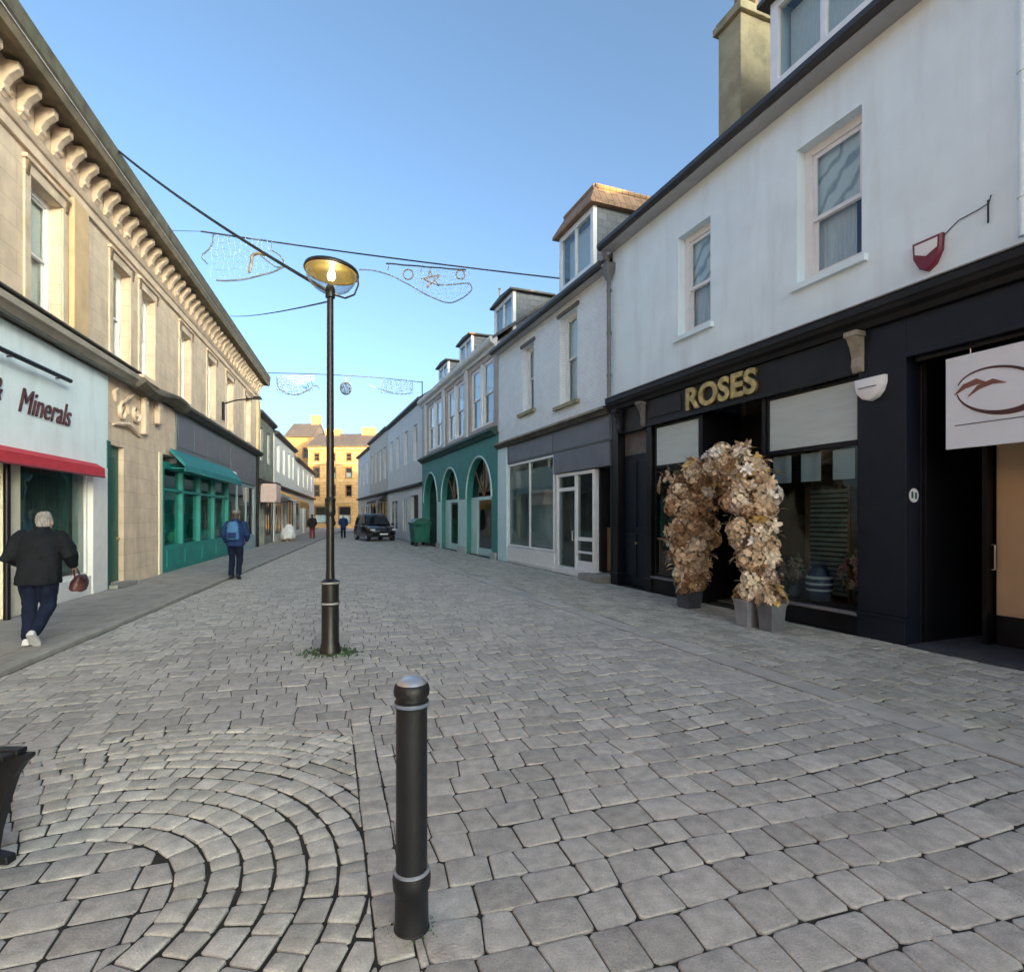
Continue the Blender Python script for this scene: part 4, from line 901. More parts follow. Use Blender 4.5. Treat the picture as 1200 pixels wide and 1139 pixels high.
E1, EF, er, w = rect_building('sunlit_building', 'ochre stone building lit by low sun closing the end of the street', -27.5, -14.5, 76, 9, 11.0, ORST, 2.2,
    [(.6, 3.0, 4, 1.8), (4.2, 5.9, 6, 1.0), (6.7, 8.3, 6, 1.0), (9.0, 10.2, 6, .9)])
q = FlipMB()
for z in (3.4, 6.2, 8.6, 10.6): q.box(-w, w, .002, .22 if z > 10 else .14, z, z + .22)
q.build('string_course', mat('ochre_course', (.50, .34, .18), .85, .15, 3), E1)
q = FlipMB(); q.box(-w + .0, -w + 1.6, -3.2, -1.6, 11.2, 14.0); q.box(-w - .1, -w + 1.7, -3.3, -1.5, 14.0, 14.25); q.box(w - 3.0, w - 1.0, -5.2, -3.8, 12, 14.0); q.box(-1.5, .3, -5.2, -3.8, 12.5, 14.2)
q.build('chimney', ORST, er)
E2, EF2, er2, w2_ = rect_building('ochre_tower_house', 'tall narrow ochre house rising left behind the end building', -33.8, -29.8, 84, 7, 13.4, ORST, 2.4, [(4.2, 5.9, 2, 1.0), (7.2, 8.9, 2, 1.0), (10.2, 11.9, 2, 1.0)])
q = FlipMB(); q.box(-1.9, -.7, -4.4, -3.2, 14.8, 17.3); q.build('chimney', ORST, er2)

# ================================================================== GROUND
q = MB(); q.add([(-400, -400, -.0085), (400, -400, -.0085), (400, 400, -.0085), (-400, 400, -.0085)], [(0, 1, 2, 3)])
tag(q.build('ground', JOINT), kind='structure')
def clip(poly, n, c):
    out = []
    for i in range(len(poly)):
        p, r = poly[i], poly[(i + 1) % len(poly)]
        dp = n[0] * p[0] + n[1] * p[1] - c; dr = n[0] * r[0] + n[1] * r[1] - c
        if dp >= 0: out.append(p)
        if (dp >= 0) != (dr >= 0):
            t = dp / (dp - dr); out.append((p[0] + (r[0] - p[0]) * t, p[1] + (r[1] - p[1]) * t))
    return out
def clip_disc(poly, c, r, n=28):
    for k in range(n):
        t = 2 * PI * k / n; nx, ny = -math.cos(t), -math.sin(t)
        poly = clip(poly, (nx, ny), nx * c[0] + ny * c[1] - r)
        if len(poly) < 3: return []
    return poly
def area(p): return .5 * abs(sum(p[i][0] * p[(i + 1) % len(p)][1] - p[(i + 1) % len(p)][0] * p[i][1] for i in range(len(p))))
def stone(mb, poly, gap=.009, z=0.0, fine=True, dome=.0015, rim=.010):
    if len(poly) < 3 or area(poly) < .0012: return
    cx = sum(p[0] for p in poly) / len(poly); cy = sum(p[1] for p in poly) / len(poly)
    tx, ty = ru(-.008, .008), ru(-.008, .008); zz = z + ru(-.004, .003)
    def ins(P, d):
        o = []
        for x, y in P:
            l = math.hypot(x - cx, y - cy) or 1; f = max(0.1, 1 - d / l); o.append((cx + (x - cx) * f, cy + (y - cy) * f))
        return o
    P = ins(poly, gap)
    if fine:                      # knock off the corners
        R_ = []
        for i in range(len(P)):
            a, p, c = P[i - 1], P[i], P[(i + 1) % len(P)]
            f = ru(.04, .11); R_.append((p[0] + (a[0] - p[0]) * f, p[1] + (a[1] - p[1]) * f)); f = ru(.04, .11); R_.append((p[0] + (c[0] - p[0]) * f, p[1] + (c[1] - p[1]) * f))
        P = R_
    n = len(P)
    H = lambda x, y, h: (x, y, zz + h + tx * (x - cx) + ty * (y - cy))
    rings = [[(x, y, zz - .045) for x, y in P], [H(x, y, -rim) for x, y in P], [H(x, y, -rim * .25) for x, y in ins(P, .0028)]]
    if fine: rings += [[H(x, y, 0) for x, y in ins(P, .0075)], [H(x, y, dome * .6) for x, y in ins(P, .016)]]
    vs = [v for r in rings for v in r]; fs = []
    for k in range(len(rings) - 1):
        fs += [(k * n + i, k * n + (i + 1) % n, (k + 1) * n + (i + 1) % n, (k + 1) * n + i) for i in range(n)]
    b = (len(rings) - 1) * n
    vs.append(H(cx, cy, dome if fine else 0)); c_ = len(vs) - 1
    fs += [(b + i, b + (i + 1) % n, c_) for i in range(n)]
    mb.add(vs, fs)
D = Vector((-.31, .951)).normalized(); Ex = Vector((D.y, -D.x))
CEN = (-2.0, 2.2); RAD = 2.08
bn = Vector((1, .326)).normalized(); bc = bn.x * -.39 + bn.y * 2.19           # border line through the bollard, right side positive
kn = Vector((1, .2412)).normalized(); kc = kn.x * -5.11 + kn.y * 5.62        # kerb line
wn_ = Vector(RS.n); wc = wn_.x * RS.o[0] + wn_.y * RS.o[1]                    # distance out of the right front
main = MB(); far_ = MB()
v = -4.0
while v < 84:
    ph = .205 if v < 26 else .30 if v < 45 else .6
    h = ph * ru(.93, 1.08); u = -18.0 if v > 20 else -10.0
    amp = .02
    lo = 9.5
    uu = u + ru(0, .2)
    prev = (ru(-.02, .02), ru(-.02, .02))
    while uu < lo:
        w = ru(.15, .27) if v < 26 else ru(.28, .4) if v < 45 else ru(.6, .9)
        nxt = (ru(-.02, .02), ru(-.02, .02))
        wob = lambda q_: .025 * math.sin(q_ * 1.3 + v * .7) + .018 * math.sin(q_ * 3.1 + v)
        a0, a1 = v + wob(uu), v + wob(uu + w)
        poly = [tuple(D * (a0 + ru(-.008, .008)) + Ex * (uu + prev[0])), tuple(D * (a1 + ru(-.008, .008)) + Ex * (uu + w + nxt[0])),
                tuple(D * (a1 + h + ru(-.008, .008)) + Ex * (uu + w + nxt[1])), tuple(D * (a0 + h + ru(-.008, .008)) + Ex * (uu + prev[1]))]
        prev = nxt; uu += w
        c = (sum(p[0] for p in poly) / 4, sum(p[1] for p in poly) / 4)
        if kn.x * c[0] + kn.y * c[1] < kc - .4: continue
        if wn_.x * c[0] + wn_.y * c[1] - wc < 2.4 and v < 60: continue
        poly = clip(poly, (kn.x, kn.y), kc + .03)
        if v < 60: poly = clip(poly, (wn_.x, wn_.y), wc + 2.76)
        if len(poly) < 3: continue
        bd_ = bn.x * c[0] + bn.y * c[1] - bc
        if c[1] < 4.5:
            right = clip(poly, (bn.x, bn.y), bc + .002)
            left = clip(poly, (-bn.x, -bn.y), -(bc - .143)) if c[1] > 1.0 or bd_ < 0 else []
            if len(right) >= 3 and area(right) > .0012 and bd_ > -.3: stone(main, right, .0042)
            if len(left) >= 3 and area(left) > .0012:
                ds = [math.hypot(p[0] - CEN[0], p[1] - CEN[1]) for p in left]
                if max(ds) > RAD + .015:
                    left = [p if d_ > RAD else (CEN[0] + (p[0] - CEN[0]) * RAD / d_, CEN[1] + (p[1] - CEN[1]) * RAD / d_) for p, d_ in zip(left, ds)]
                    stone(main, left, .0042)
            continue
        stone(main if v < 13 else far_, poly, .0042 if v < 26 else .008, 0, v < 13)
    v += h
tag(main.build('street_setts', SETT, smooth=35, recalc=False), kind='structure')
tag(far_.build('street_setts', SETT, smooth=35, recalc=False), kind='structure')
# fan of pale setts round the bench end, and the straight pale row through the bollard
fan = MB()
rads = [.58 + .137 * k for k in range(7)] + [1.402 + .113 * k for k in range(1, 7)]
for k in range(len(rads) - 1):
    r0, r1 = rads[k], rads[k + 1]; t = rnd()
    end = t + 2 * PI
    while t < end - .02:
        L_ = ru(.10, .165) if r0 < 1.4 else ru(.10, .17)
        dt = min(L_ / ((r0 + r1) / 2), end - t)
        if end - t - dt < .05: dt = end - t
        j = .009 if r0 < 1.4 else .014
        poly = [(CEN[0] + (r + ru(-j, j) * .6) * math.cos(t_ + ru(-j, j) * .5), CEN[1] + (r + ru(-j, j) * .6) * math.sin(t_ + ru(-j, j) * .5)) for r, t_ in ((r0 + .004, t), (r1 - .004, t), (r1 - .004, t + dt), (r0 + .004, t + dt))]
        poly = [poly[0], poly[3], poly[2], poly[1]]
        t += dt
        poly = clip(poly, (-bn.x, -bn.y), -(bc - .143)); 
        if len(poly) >= 3: stone(fan, poly[::-1], .0038, .001, True, .003, .011)
y = -1.0
while y < 4.45:
    l = ru(.13, .20); pts = []
    for yy, s_ in ((y, -.14), (y, 0), (y + l, 0), (y + l, -.14)):
        base = Vector((-.39 - .326 * (yy - 2.19), yy)); pts.append(tuple(base + bn * (s_ + ru(-.006, .006))))
    stone(fan, pts, .0038, .001, True, .003, .011); y += l
tag(fan.build('fan_setts', SETTL, smooth=35, recalc=False), kind='structure')
inn = MB(); r = -.6; k = 0
while r < .6:
    h = .175; uu = -.75 - .1 * (k % 2)
    while uu < .7:
        w = ru(.16, .28)
        pl_ = [(uu, r), (uu + w, r), (uu + w, r + h), (uu, r + h)]
        P = clip_disc([(CEN[0] + x * Ex.x + y * D.x, CEN[1] + x * Ex.y + y * D.y) for x, y in pl_], CEN, .578)
        if len(P) >= 3 and area(P) > .004: stone(inn, P, .005, -.002, True, .002)
        uu += w
    r += h; k += 1
tag(inn.build('tree_pit_setts', SETT, smooth=35, recalc=False), kind='structure')
# right pavement: pale channel and mossy setts up to the fronts
chn = MB(); rp = MB()
a = -14.0
while a < 52:
    l = ru(.55, .8); P = [tuple(RS.pt(a_, o_))[:2] for a_, o_ in ((a, 2.74), (a + l, 2.74), (a + l, 2.46), (a, 2.46))]
    stone(chn, P, .005, .002, False, 0, .012); a += l
o_ = .06; 
while o_ < 2.40:
    h = .16 * ru(.95, 1.05) * (1 if o_ < 2.25 else 1); h = min(h, 2.45 - o_); a = -14.0 + ru(0, .2)
    if 2.45 - o_ - h < .08: h = 2.45 - o_
    while a < 52:
        w = ru(.17, .30) if a < 14 else ru(.3, .5); wb = lambda q_: .015 * math.sin(q_ * 1.7 + o_ * 3)
        P = [tuple(RS.pt(x_ + ru(-.012, .012), y_ + wb(x_)))[:2] for x_, y_ in ((a, o_ + h), (a + w, o_ + h), (a + w, o_), (a, o_))]
        stone(rp, P, .007, .002, a < 8); a += w
    o_ += h
tag(chn.build('drain_channel', CHANNEL, smooth=35, recalc=False), kind='structure')
tag(rp.build('right_pavement', SETTG, smooth=35, recalc=False), kind='structure')
# left pavement and kerb
K = lambda y, off=0.0: (-5.11 - .2412 * (y - 5.62) - off)
Wl = lambda y: (-8.53 - .2636 * (y - 11.7))
q = MB(); ys = [-30 + 5 * k for k in range(23)]
for y0, y1 in zip(ys, ys[1:]):
    q.add([(K(y0, .15), y0, .046), (Wl(y0) - .3, y0, .046), (Wl(y1) - .3, y1, .046), (K(y1, .15), y1, .046)], [(0, 1, 2, 3)])
o = q.build('left_pavement', FLAG); tag(o, kind='structure')
o.rotation_euler.z = math.radians(13.6); m_ = o.rotation_euler.to_matrix().inverted()
for v_ in o.data.vertices: v_.co = m_ @ v_.co
q = MB(); y = -30.0
while y < 80:
    l = ru(.85, 1.0); e = .006
    P = [(K(y + e), y + e), (K(y + l - e), y + l - e), (K(y + l - e, .146), y + l - e), (K(y + e, .146), y + e)]
    z = .052 + ru(-.002, .002)
    q.add([(x, yy, -.05) for x, yy in P] + [(x, yy, z - .008) for x, yy in P] + [(x + (.008 if i in (2, 3) else -.008), yy, z) for i, (x, yy) in enumerate(P)],
          [(0, 1, 5, 4), (1, 2, 6, 5), (2, 3, 7, 6), (3, 0, 4, 7), (4, 5, 9, 8), (5, 6, 10, 9), (6, 7, 11, 10), (7, 4, 8, 11), (8, 9, 10, 11)]); y += l
tag(q.build('kerb', KERB), kind='structure')

# ================================================================== STREET FURNITURE
LX, LY = -2.13, 6.6
t = empty('street_lamp', (LX, LY, 0), 0, 'black street lamp post with lit amber disc head in mid street', 'street lamp')
q = MB(); q.lathe([(.055, .82), (.047, 1.0), (.044, 2.2), (.040, 3.2), (.037, 4.16)], 16); q.build('pole', POLE, t, smooth=40)
q = MB(); q.lathe([(.122, -.02), (.122, .04), (.112, .06), (.110, .10), (.100, .13), (.098, .56), (.107, .57), (.107, .60), (.098, .61), (.098, .80), (.110, .81), (.110, .84), (.06, .87)], 20); bs_ = q.build('base', POLE, t, smooth=40)
q = MB(); q.lathe([(.1085, .574), (.1095, .578), (.1095, .592), (.1085, .596)], 20, cap=False); q.lathe([(.1115, .815), (.1125, .82), (.1125, .832), (.1115, .836)], 20, cap=False); q.build('band', mat('worn_band', (.30, .30, .29), .5, .3, 8), bs_, smooth=40)
q = MB(); q.lathe([(.046, 1.60), (.058, 1.62), (.062, 1.66), (.058, 1.70), (.058, 1.76), (.064, 1.80), (.044, 1.83)], 16); q.build('collar', POLE, t, smooth=40)
q = MB(); q.lathe([(.037, 4.15), (.055, 4.16), (.055, 4.26), (.04, 4.30), (.0, 4.30)], 16); q.build('spigot', POLE, t, smooth=40)
hd = empty('lamp_head', (0, 0, 4.30), 0); hd.parent = t
q = MB(); q.lathe([(.05, -.07), (.13, -.06), (.215, -.01), (.27, .07), (.29, .15)], 28, cap=False); q.lathe([(.046, -.066), (.128, -.055), (.211, -.007), (.266, .072), (.286, .15)], 28, cap=False)
q.build('glass_bowl', LENS, hd, smooth=60)
q = MB(); q.lathe([(.305, .150), (.315, .165), (.305, .20), (.21, .245), (.06, .27), (0, .27)], 28, cap=False); q.build('canopy', POLE, hd, smooth=50)
q = MB(); q.lathe([(.298, .155), (.25, .190), (.14, .215), (0, .22)], 28, cap=False); q.build('reflector', BRASS, hd, smooth=60)
q = MB(); q.lathe([(.0, .05), (.032, .065), (.045, .105), (.036, .145), (.02, .17), (.02, .212), (0, .212)], 14, (.01, -.02, 0), False); q.build('bulb', BULB, hd, smooth=60)
q = MB(); q.tube([(.30 * math.cos(a_) + .02, -.06 + .10 * math.sin(a_) , -.02 + .2 * math.sin(a_ * .5 + .2)) for a_ in [PI * .0 + k * .1 for k in range(0)]] or [(.31, -.02, .14), (.335, -.03, .02), (.30, -.03, -.10), (.20, -.03, -.15), (.09, -.02, -.12), (.045, 0, -.09)], .012, 8)
q.build('catch_arm', POLE, hd, smooth=60)
hd.rotation_euler = (math.radians(-4), math.radians(4), 0)
# moss round the lamp foot
q = MB()
for k in range(420):
    a_ = ru(0, 2 * PI); r = .12 + abs(random.gauss(0, .08)); x, y = LX + r * math.cos(a_) * 1.3, LY + r * math.sin(a_)
    s_ = ru(.012, .03); d_ = ru(0, PI); dx, dy = math.cos(d_) * s_, math.sin(d_) * s_; z = ru(-.008, .006)
    q.add([(x - dx, y - dy, z), (x + dx, y + dy, z), (x + dx * .3 + dy * .5, y + dy * .3 - dx * .5, z + ru(.008, .03))], [(0, 1, 2)])
for k in range(110):
    a_ = ru(0, 2 * PI); r = .068 + abs(random.gauss(0, .022)); x, y = -.39 + r * math.cos(a_), 2.19 + r * math.sin(a_)
    s_ = ru(.004, .009); d_ = ru(0, PI); dx, dy = math.cos(d_) * s_, math.sin(d_) * s_
    q.add([(x - dx, y - dy, -.004), (x + dx, y + dy, -.004), (x + dy * .5, y - dx * .5, ru(.004, .012))], [(0, 1, 2)])
tag(q.build('moss', MOSS, recalc=False), kind='stuff')

t = empty('bollard', (-.39, 2.19, 0), 0, 'black round cast iron bollard with pale cap standing nearest the camera', 'bollard')
q = MB(); q.lathe([(.0605, .225), (.060, .86), (.066, .865), (.066, .885), (.060, .89), (.060, .905)], 28); q.build('shaft', BLACKM, t, smooth=35)
q = MB(); q.lathe([(.0, -.04), (.069, -.04), (.069, .006), (.065, .010), (.064, .15), (.072, .165), (.074, .20), (.070, .225), (.061, .23)], 28); bs_ = q.build('base', BLACKM, t, smooth=35)
q = MB(); q.lathe([(.0705, .2255), (.0695, .231), (.062, .2335), (.0612, .2345)], 28, cap=False); q.build('band', mat('highlight_grey_band', (.20, .22, .26), .4, .5, 14), bs_, smooth=40)  # pale tone is a highlight painted onto the base ring
q = MB(); q.lathe([(.060, .905), (.068, .908), (.070, .925), (.066, .945), (.058, .952)], 28, cap=False); cp = q.build('cap', BLACKM, t, smooth=40)
q = MB(); q.lathe([(.058, .9525), (.05, .964), (.03, .974), (0, .977)], 28, cap=False); q.build('cap_plate', STEEL, cp, smooth=60)
q = MB(); q.lathe([(.0665, .868), (.0672, .871), (.0672, .879), (.0665, .882)], 28, cap=False); q.build('ring', mat('highlight_blue_ring', (.16, .20, .28), .35, .3, 9), t, smooth=40)  # bluish highlight painted into the ring colour

t = empty('bench', (-2.98, 2.42, 0), 0, 'black metal bench with flared curved end cut off by the photo edge', 'bench')
def bench_end(x, sgn):
    prof = [(0, .47), (-.0, .505), (-.42, .505), (-.42, .47), (-.10, .455), (-.165, .37), (-.22, .25), (-.26, .12), (-.262, .05), (-.17, .03), (-.17, 0), (-.31, 0), (-.31, .12), (-.30, .25)]
    prof = [(0, .505), (-.42, .505), (-.42, .47), (-.30, .465), (-.26, .0), (-.09, .0), (-.095, .035), (-.165, .05), (-.15, .14), (-.112, .28), (-.072, .40), (-.03, .462), (0, .487)]
    q = MB()
    for y in (-.20, .16): q.prism([(x + sgn * a_, b_) for a_, b_ in prof], y, y + .05)
    q.box(min(x - sgn * .25, x - sgn * .20), max(x - sgn * .25, x - sgn * .20), -.15, .16, .1, .15)
    return q
for x, sg in ((.76, 1), (-.76, -1)):
    le = bench_end(x, sg).build('leg', BLACKM, t, bev=.006)
    q = MB(); q.prism([(x - sg * .075, .468), (x - sg * .34, .468), (x - sg * .34, .31), (x - sg * .20, .36)], .20, .212); q.build('gusset', STEEL, le)
q = MB()
for k in range(6): q.box(-.72, .72, -.21 + .072 * k, -.15 + .072 * k, .506, .53)
q.build('seat', BLACKM, t, bev=.006)

# ================================================================== CABLES AND UNLIT DECORATIONS
def cable(label, p, r_, sag, r=.012, grp=None, m=WIRE, name='cable'):
    q = MB(); p, r_ = Vector(p), Vector(r_); n = 24
    q.tube([tuple((p.lerp(r_, k / n) - p) - Vector((0, 0, sag * 4 * (k / n) * (1 - k / n)))) for k in range(n + 1)], r, 6)
    return tag(q.build(name, m, loc=tuple(p), smooth=60), label, 'cable', grp)
LT = (LX, LY, 4.22)
cable('thick dark cable rising from the lamp head to the near sandstone gutter', LT, LS.pt(-.6, .5, 8.92), .10, .022)
cable('thin cable from the lamp head to the far sandstone gutter', (LX, LY, 4.12), LS.pt(9, .56, 8.9), .07, .010)
P1, P2 = Vector((-9.0, 16.3, 9.84)), Vector((1.50, 17.42, 8.95))
cable('long black cable crossing the street carrying the nearer decorations', P1, P2, .05, .022)
cable('faint stay wire from the decorated cable back to the sandstone roof', P1, LS.pt(5.2, -1.6, 9.98), .02, .008)
def cy(x): return P1.y + (x - P1.x) * (P2.y - P1.y) / (P2.x - P1.x)
def deco(name, label, x, z, y):
    return empty(name, (x, y, z), 0, label, 'street decoration', 'unlit festive decorations hung over the street')
def curve(t, name, pts, r, m, close=False):
    q = MB(); o = t.location
    P = [Vector((x - o.x, 0, z - o.z)) for x, z in pts]
    S_ = []
    if len(P) > 2:                      # Catmull-Rom smoothing
        for i in range(len(P) - 1):
            p0, p1, p2, p3 = P[max(i - 1, 0)], P[i], P[i + 1], P[min(i + 2, len(P) - 1)]
            for k in range(6):
                u_ = k / 6; S_.append(.5 * ((2 * p1) + (p2 - p0) * u_ + (2 * p0 - 5 * p1 + 4 * p2 - p3) * u_ ** 2 + (3 * p1 - p0 - 3 * p2 + p3) * u_ ** 3))
        S_.append(P[-1])
    else: S_ = P
    for p in S_: p.y = .015 * math.sin(p.x * 9)
    q.tube([tuple(p) for p in S_], r, 6); return q.build(name, m, t, smooth=60)
def net(t, x0, x1, zt, zb, name='light_net', step=.16, r=.005, m=NET):
    q = MB(); o = t.location; n = max(2, int((x1 - x0) / step)); rows = 6
    f = lambda i, j: (x0 + (x1 - x0) * i / n - o.x + .04 * math.sin(j * 2 + i), .03 * math.sin(i * 1.7 + j), zt(i / n) + (zb(i / n) - zt(i / n)) * j / rows - o.z + .03 * math.sin(i * 2.3 + j))
    for i in range(n + 1): q.tube([f(i, j) for j in range(rows + 1)], r, 4)
    for j in range(rows + 1): q.tube([f(i, j) for i in range(n + 1)], r, 4)
    return q.build(name, m, t)
t = deco('light_motif', 'unlit net and gold hook motif hanging left of the lamp head', -7.9, 9.72, cy(-7.9))
curve(t, 'side_rope', [(-8.70, 9.80), (-8.72, 9.55), (-8.85, 9.35), (-9.05, 9.18), (-8.87, 8.95)], .022, GARL)
curve(t, 'lower_rope', [(-8.62, 8.48), (-8.08, 8.47), (-7.46, 8.58), (-6.96, 8.73), (-6.59, 8.88)], .026, GARL)
curve(t, 'gold_hook', [(-7.66, 8.70), (-7.60, 9.0), (-7.56, 9.20), (-7.36, 9.25), (-7.20, 9.20)], .045, GARLG)
curve(t, 'loop', [(-7.36, 9.22), (-7.10, 9.02), (-6.85, 8.86), (-6.62, 8.90), (-6.75, 9.18), (-7.05, 9.38)], .022, GARL)
net(t, -8.75, -7.1, lambda u: 9.80 - .15 * u, lambda u: 8.55 + .15 * u)
curve(t, 'hanger', [(-8.25, 9.75), (-8.24, 9.6)], .01, GARL); curve(t, 'hanger', [(-7.0, 9.66), (-7.02, 9.4)], .01, GARL)
t = deco('light_motif', 'unlit star and ring motif with drooping swag right of the lamp head', -2.7, 9.2, cy(-2.7) - .03)
curve(t, 'swag', [(-4.6, 9.02), (-3.97, 8.95), (-3.33, 8.69), (-2.69, 8.33), (-2.0, 8.03), (-1.54, 8.13), (-1.23, 8.39), (-1.25, 8.57), (-1.42, 8.60), (-1.9, 8.56), (-2.3, 8.56)], .020, GARL)
curve(t, 'upper_bar', [(-3.79, 9.20), (-2.6, 9.1), (-1.38, 9.0)], .022, WIRE)
q = MB(); o = t.location
for k in range(5):
    a_ = PI / 2 + k * 2 * PI / 5 + .2; b_ = a_ + 4 * PI / 5
    q.tube([(-2.43 - o.x + .30 * math.cos(a_), 0, 8.72 - o.z + .27 * math.sin(a_)), (-2.43 - o.x + .30 * math.cos(b_), 0.01 * k, 8.72 - o.z + .27 * math.sin(b_))], .020, 6)
q.build('star', GARLG, t)
for nm, cx_, cz_, r_ in (('ring', -3.12, 8.87, .15), ('ring', -1.55, 8.86, .13)):
    q = MB(); q.tube([(cx_ - o.x + r_ * math.cos(2 * PI * k / 18), 0, cz_ - o.z + r_ * math.sin(2 * PI * k / 18)) for k in range(18)], .022, 6, close=True); q.build(nm, GARLG, t, smooth=60)
net(t, -2.9, -1.3, lambda u: 8.98 - .05 * u, lambda u: 8.35 - .2 * math.sin(PI * u), step=.2)
for x in (-3.69, -2.7, -1.42, -2.43): curve(t, 'hanger', [(x, 9.22 - .06 * (x + 3.7)), (x - .04, 9.0 - .06 * (x + 3.7))], .014, GARL)
Q1, Q2 = LS.pt(17.7, .45, 8.95), RS.pt(26.4, .1, 9.25)
cable('thin far cable crossing the street carrying the farther decorations', Q1, Q2, -.12, .022)
q = MB(); q.tube([(0, 0, 0), (0, 0, 1.1)], .03, 8)
tag(q.build('cable_post', WIRE, loc=tuple(RS.pt(26.4, .1, 8.2))), 'short dark post on the arcaded building eaves holding the far cable', 'post')
def qy(x): return Q1.y + (x - Q1.x) * (Q2.y - Q1.y) / (Q2.x - Q1.x)
t = deco('light_motif', 'far cluster of pale and blue unlit net lights beside the sandstone eaves', -11.3, 8.9, qy(-11.3))
net(t, -12.3, -10.4, lambda u: 8.95, lambda u: 7.95 + .4 * abs(u - .4), step=.25, r=.02)
curve(t, 'lower_rope', [(-12.3, 8.9), (-12.2, 8.3), (-11.4, 7.95), (-10.7, 8.2), (-10.3, 8.45), (-10.1, 8.3)], .03, GARL)
curve(t, 'blue_rope', [(-11.1, 8.7), (-10.8, 8.3), (-10.55, 8.75), (-10.4, 8.4)], .04, mat('blue_rope_light', (.16, .40, .60), .5, .1, 8))
t = deco('light_motif', 'far grey globe decoration hanging at the middle of the far cable', -9.0, 9.0, qy(-9.0))
q = MB()
for k in range(8):
    a_ = PI * k / 8; q.tube([(.30 * math.sin(2 * PI * j / 20) * math.cos(a_), .30 * math.sin(2 * PI * j / 20) * math.sin(a_), -.48 + .34 * math.cos(2 * PI * j / 20)) for j in range(20)], .022, 5, close=True)
q.build('globe', GARL, t); q = MB(); q.tube([(0, 0, .12), (0, 0, -.14)], .03, 6); q.lathe([(0, -.14), (.10, -.16), (.10, -.22), (0, -.24)], 10, cap=False); q.build('hanger', GARL, t)
t = deco('light_motif', 'far pale net of unlit lights hung near the arcaded building', -6.4, 9.1, qy(-6.4))
net(t, -7.3, -5.7, lambda u: 9.2, lambda u: 8.5, step=.25, r=.018); curve(t, 'side_rope', [(-5.6, 9.25), (-5.62, 8.5)], .025, GARL); curve(t, 'lower_rope', [(-8.1, 9.0), (-7.3, 8.7), (-6.4, 8.45), (-5.62, 8.5)], .022, GARL)

# ================================================================== FLORIST FLOWERS
def blossom(mb, c, nrm, r, pet, layers=2):
    nrm = Vector(nrm).normalized(); a = nrm.orthogonal().normalized(); b = nrm.cross(a); c = Vector(c)
    for L_ in range(layers):
        rr = r * (1 - .36 * L_); tilt = .18 + .55 * L_; off = ru(0, 6)
        for k in range(pet):
            t = off + 2 * PI * k / pet + ru(-.12, .12); d = a * math.cos(t) + b * math.sin(t); s_ = a * -math.sin(t) + b * math.cos(t)
            w = rr * 2.1 / pet * ru(1.0, 1.5)
            p0 = c + d * rr * .08; p1 = c + d * rr * .55 + nrm * rr * tilt * .5; p2 = c + d * rr * ru(.85, 1.1) + nrm * rr * tilt * ru(.5, 1.0)
            mb.add([tuple(p0 - s_ * w * .25), tuple(p0 + s_ * w * .25), tuple(p1 + s_ * w * .62 + nrm * rr * .05), tuple(p1 - s_ * w * .62 + nrm * rr * .05), tuple(p2 + s_ * w * .35), tuple(p2 - s_ * w * .35)],
                   [(0, 1, 2, 3), (3, 2, 4, 5)])
def leaf(mb, c, d, up, l, w):
    c, d = Vector(c), Vector(d).normalized(); s_ = d.cross(Vector(up)); s_ = s_.normalized() if s_.length > 1e-3 else d.orthogonal().normalized(); n_ = s_.cross(d)
    p1 = c + d * l * .5 + n_ * l * .12; p2 = c + d * l - n_ * l * .1
    mb.add([tuple(c), tuple(p1 + s_ * w * .5), tuple(p2), tuple(p1 - s_ * w * .5), tuple(p1 - n_ * w * .18)], [(0, 4, 1), (1, 4, 2), (2, 4, 3), (3, 4, 0)])
def rdir(): 
    while True:
        v_ = Vector((ru(-1, 1), ru(-1, 1), ru(-1, 1)))
        if .1 < v_.length < 1: return v_.normalized()
AR = Front(RS, 'flower_arch', 'tall arch of dried tan, cream and peach flowers round the florist doorway', 'flower arch', 1.7, .6, 0)
path = [(.80, .80, .42), (.90, .76, .85), (1.04, .72, 1.3), (1.12, .68, 1.8), (1.22, .64, 2.18), (1.55, .58, 2.40), (1.95, .52, 2.42), (2.4, .48, 2.26), (2.66, .47, 1.95), (2.72, .48, 1.5), (2.68, .52, 1.05), (2.62, .56, .7), (2.6, .58, .42)]
rad = [.20, .29, .36, .41, .43, .40, .36, .40, .48, .48, .40, .30, .20]
def along(t):
    f = t * (len(path) - 1); i = min(int(f), len(path) - 2); u_ = f - i
    return Vector(path[i]).lerp(Vector(path[i + 1]), u_), rad[i] * (1 - u_) + rad[i + 1] * u_
q = AR.mb()
for s_ in range(5):
    o3 = rdir() * .07; q.tube([tuple(along(k / 30)[0] + o3 + rdir() * .03) for k in range(31)], .022, 6)
q.build('twig_frame', TWIG, AR.root)
fl = AR.mb(); lv = AR.mb(); gr = AR.mb()
def pompom(mb, c, r, n):
    """a full flower head: small cupped florets packed over a ball"""
    for k in range(n):
        z_ = 1 - 2 * (k + .5) / n; t_ = k * 2.39996; d = Vector((math.sqrt(1 - z_ * z_) * math.cos(t_), math.sqrt(1 - z_ * z_) * math.sin(t_), z_)) + rdir() * .16
        d.normalize(); a = d.orthogonal().normalized(); b = d.cross(a); p = c + d * r * ru(.86, 1.04); w_ = r * ru(.30, .42); f0 = ru(0, 6)
        q_ = []
        for m_ in range(5): 
            t2 = f0 + m_ * 2 * PI / 5; q_.append(tuple(p + (a * math.cos(t2) + b * math.sin(t2)) * w_ * ru(.8, 1.1) + d * w_ * ru(.05, .4)))
        mb.add([tuple(p - d * w_ * .15)] + q_, [(0, 1 + m_, 1 + (m_ + 1) % 5) for m_ in range(5)])
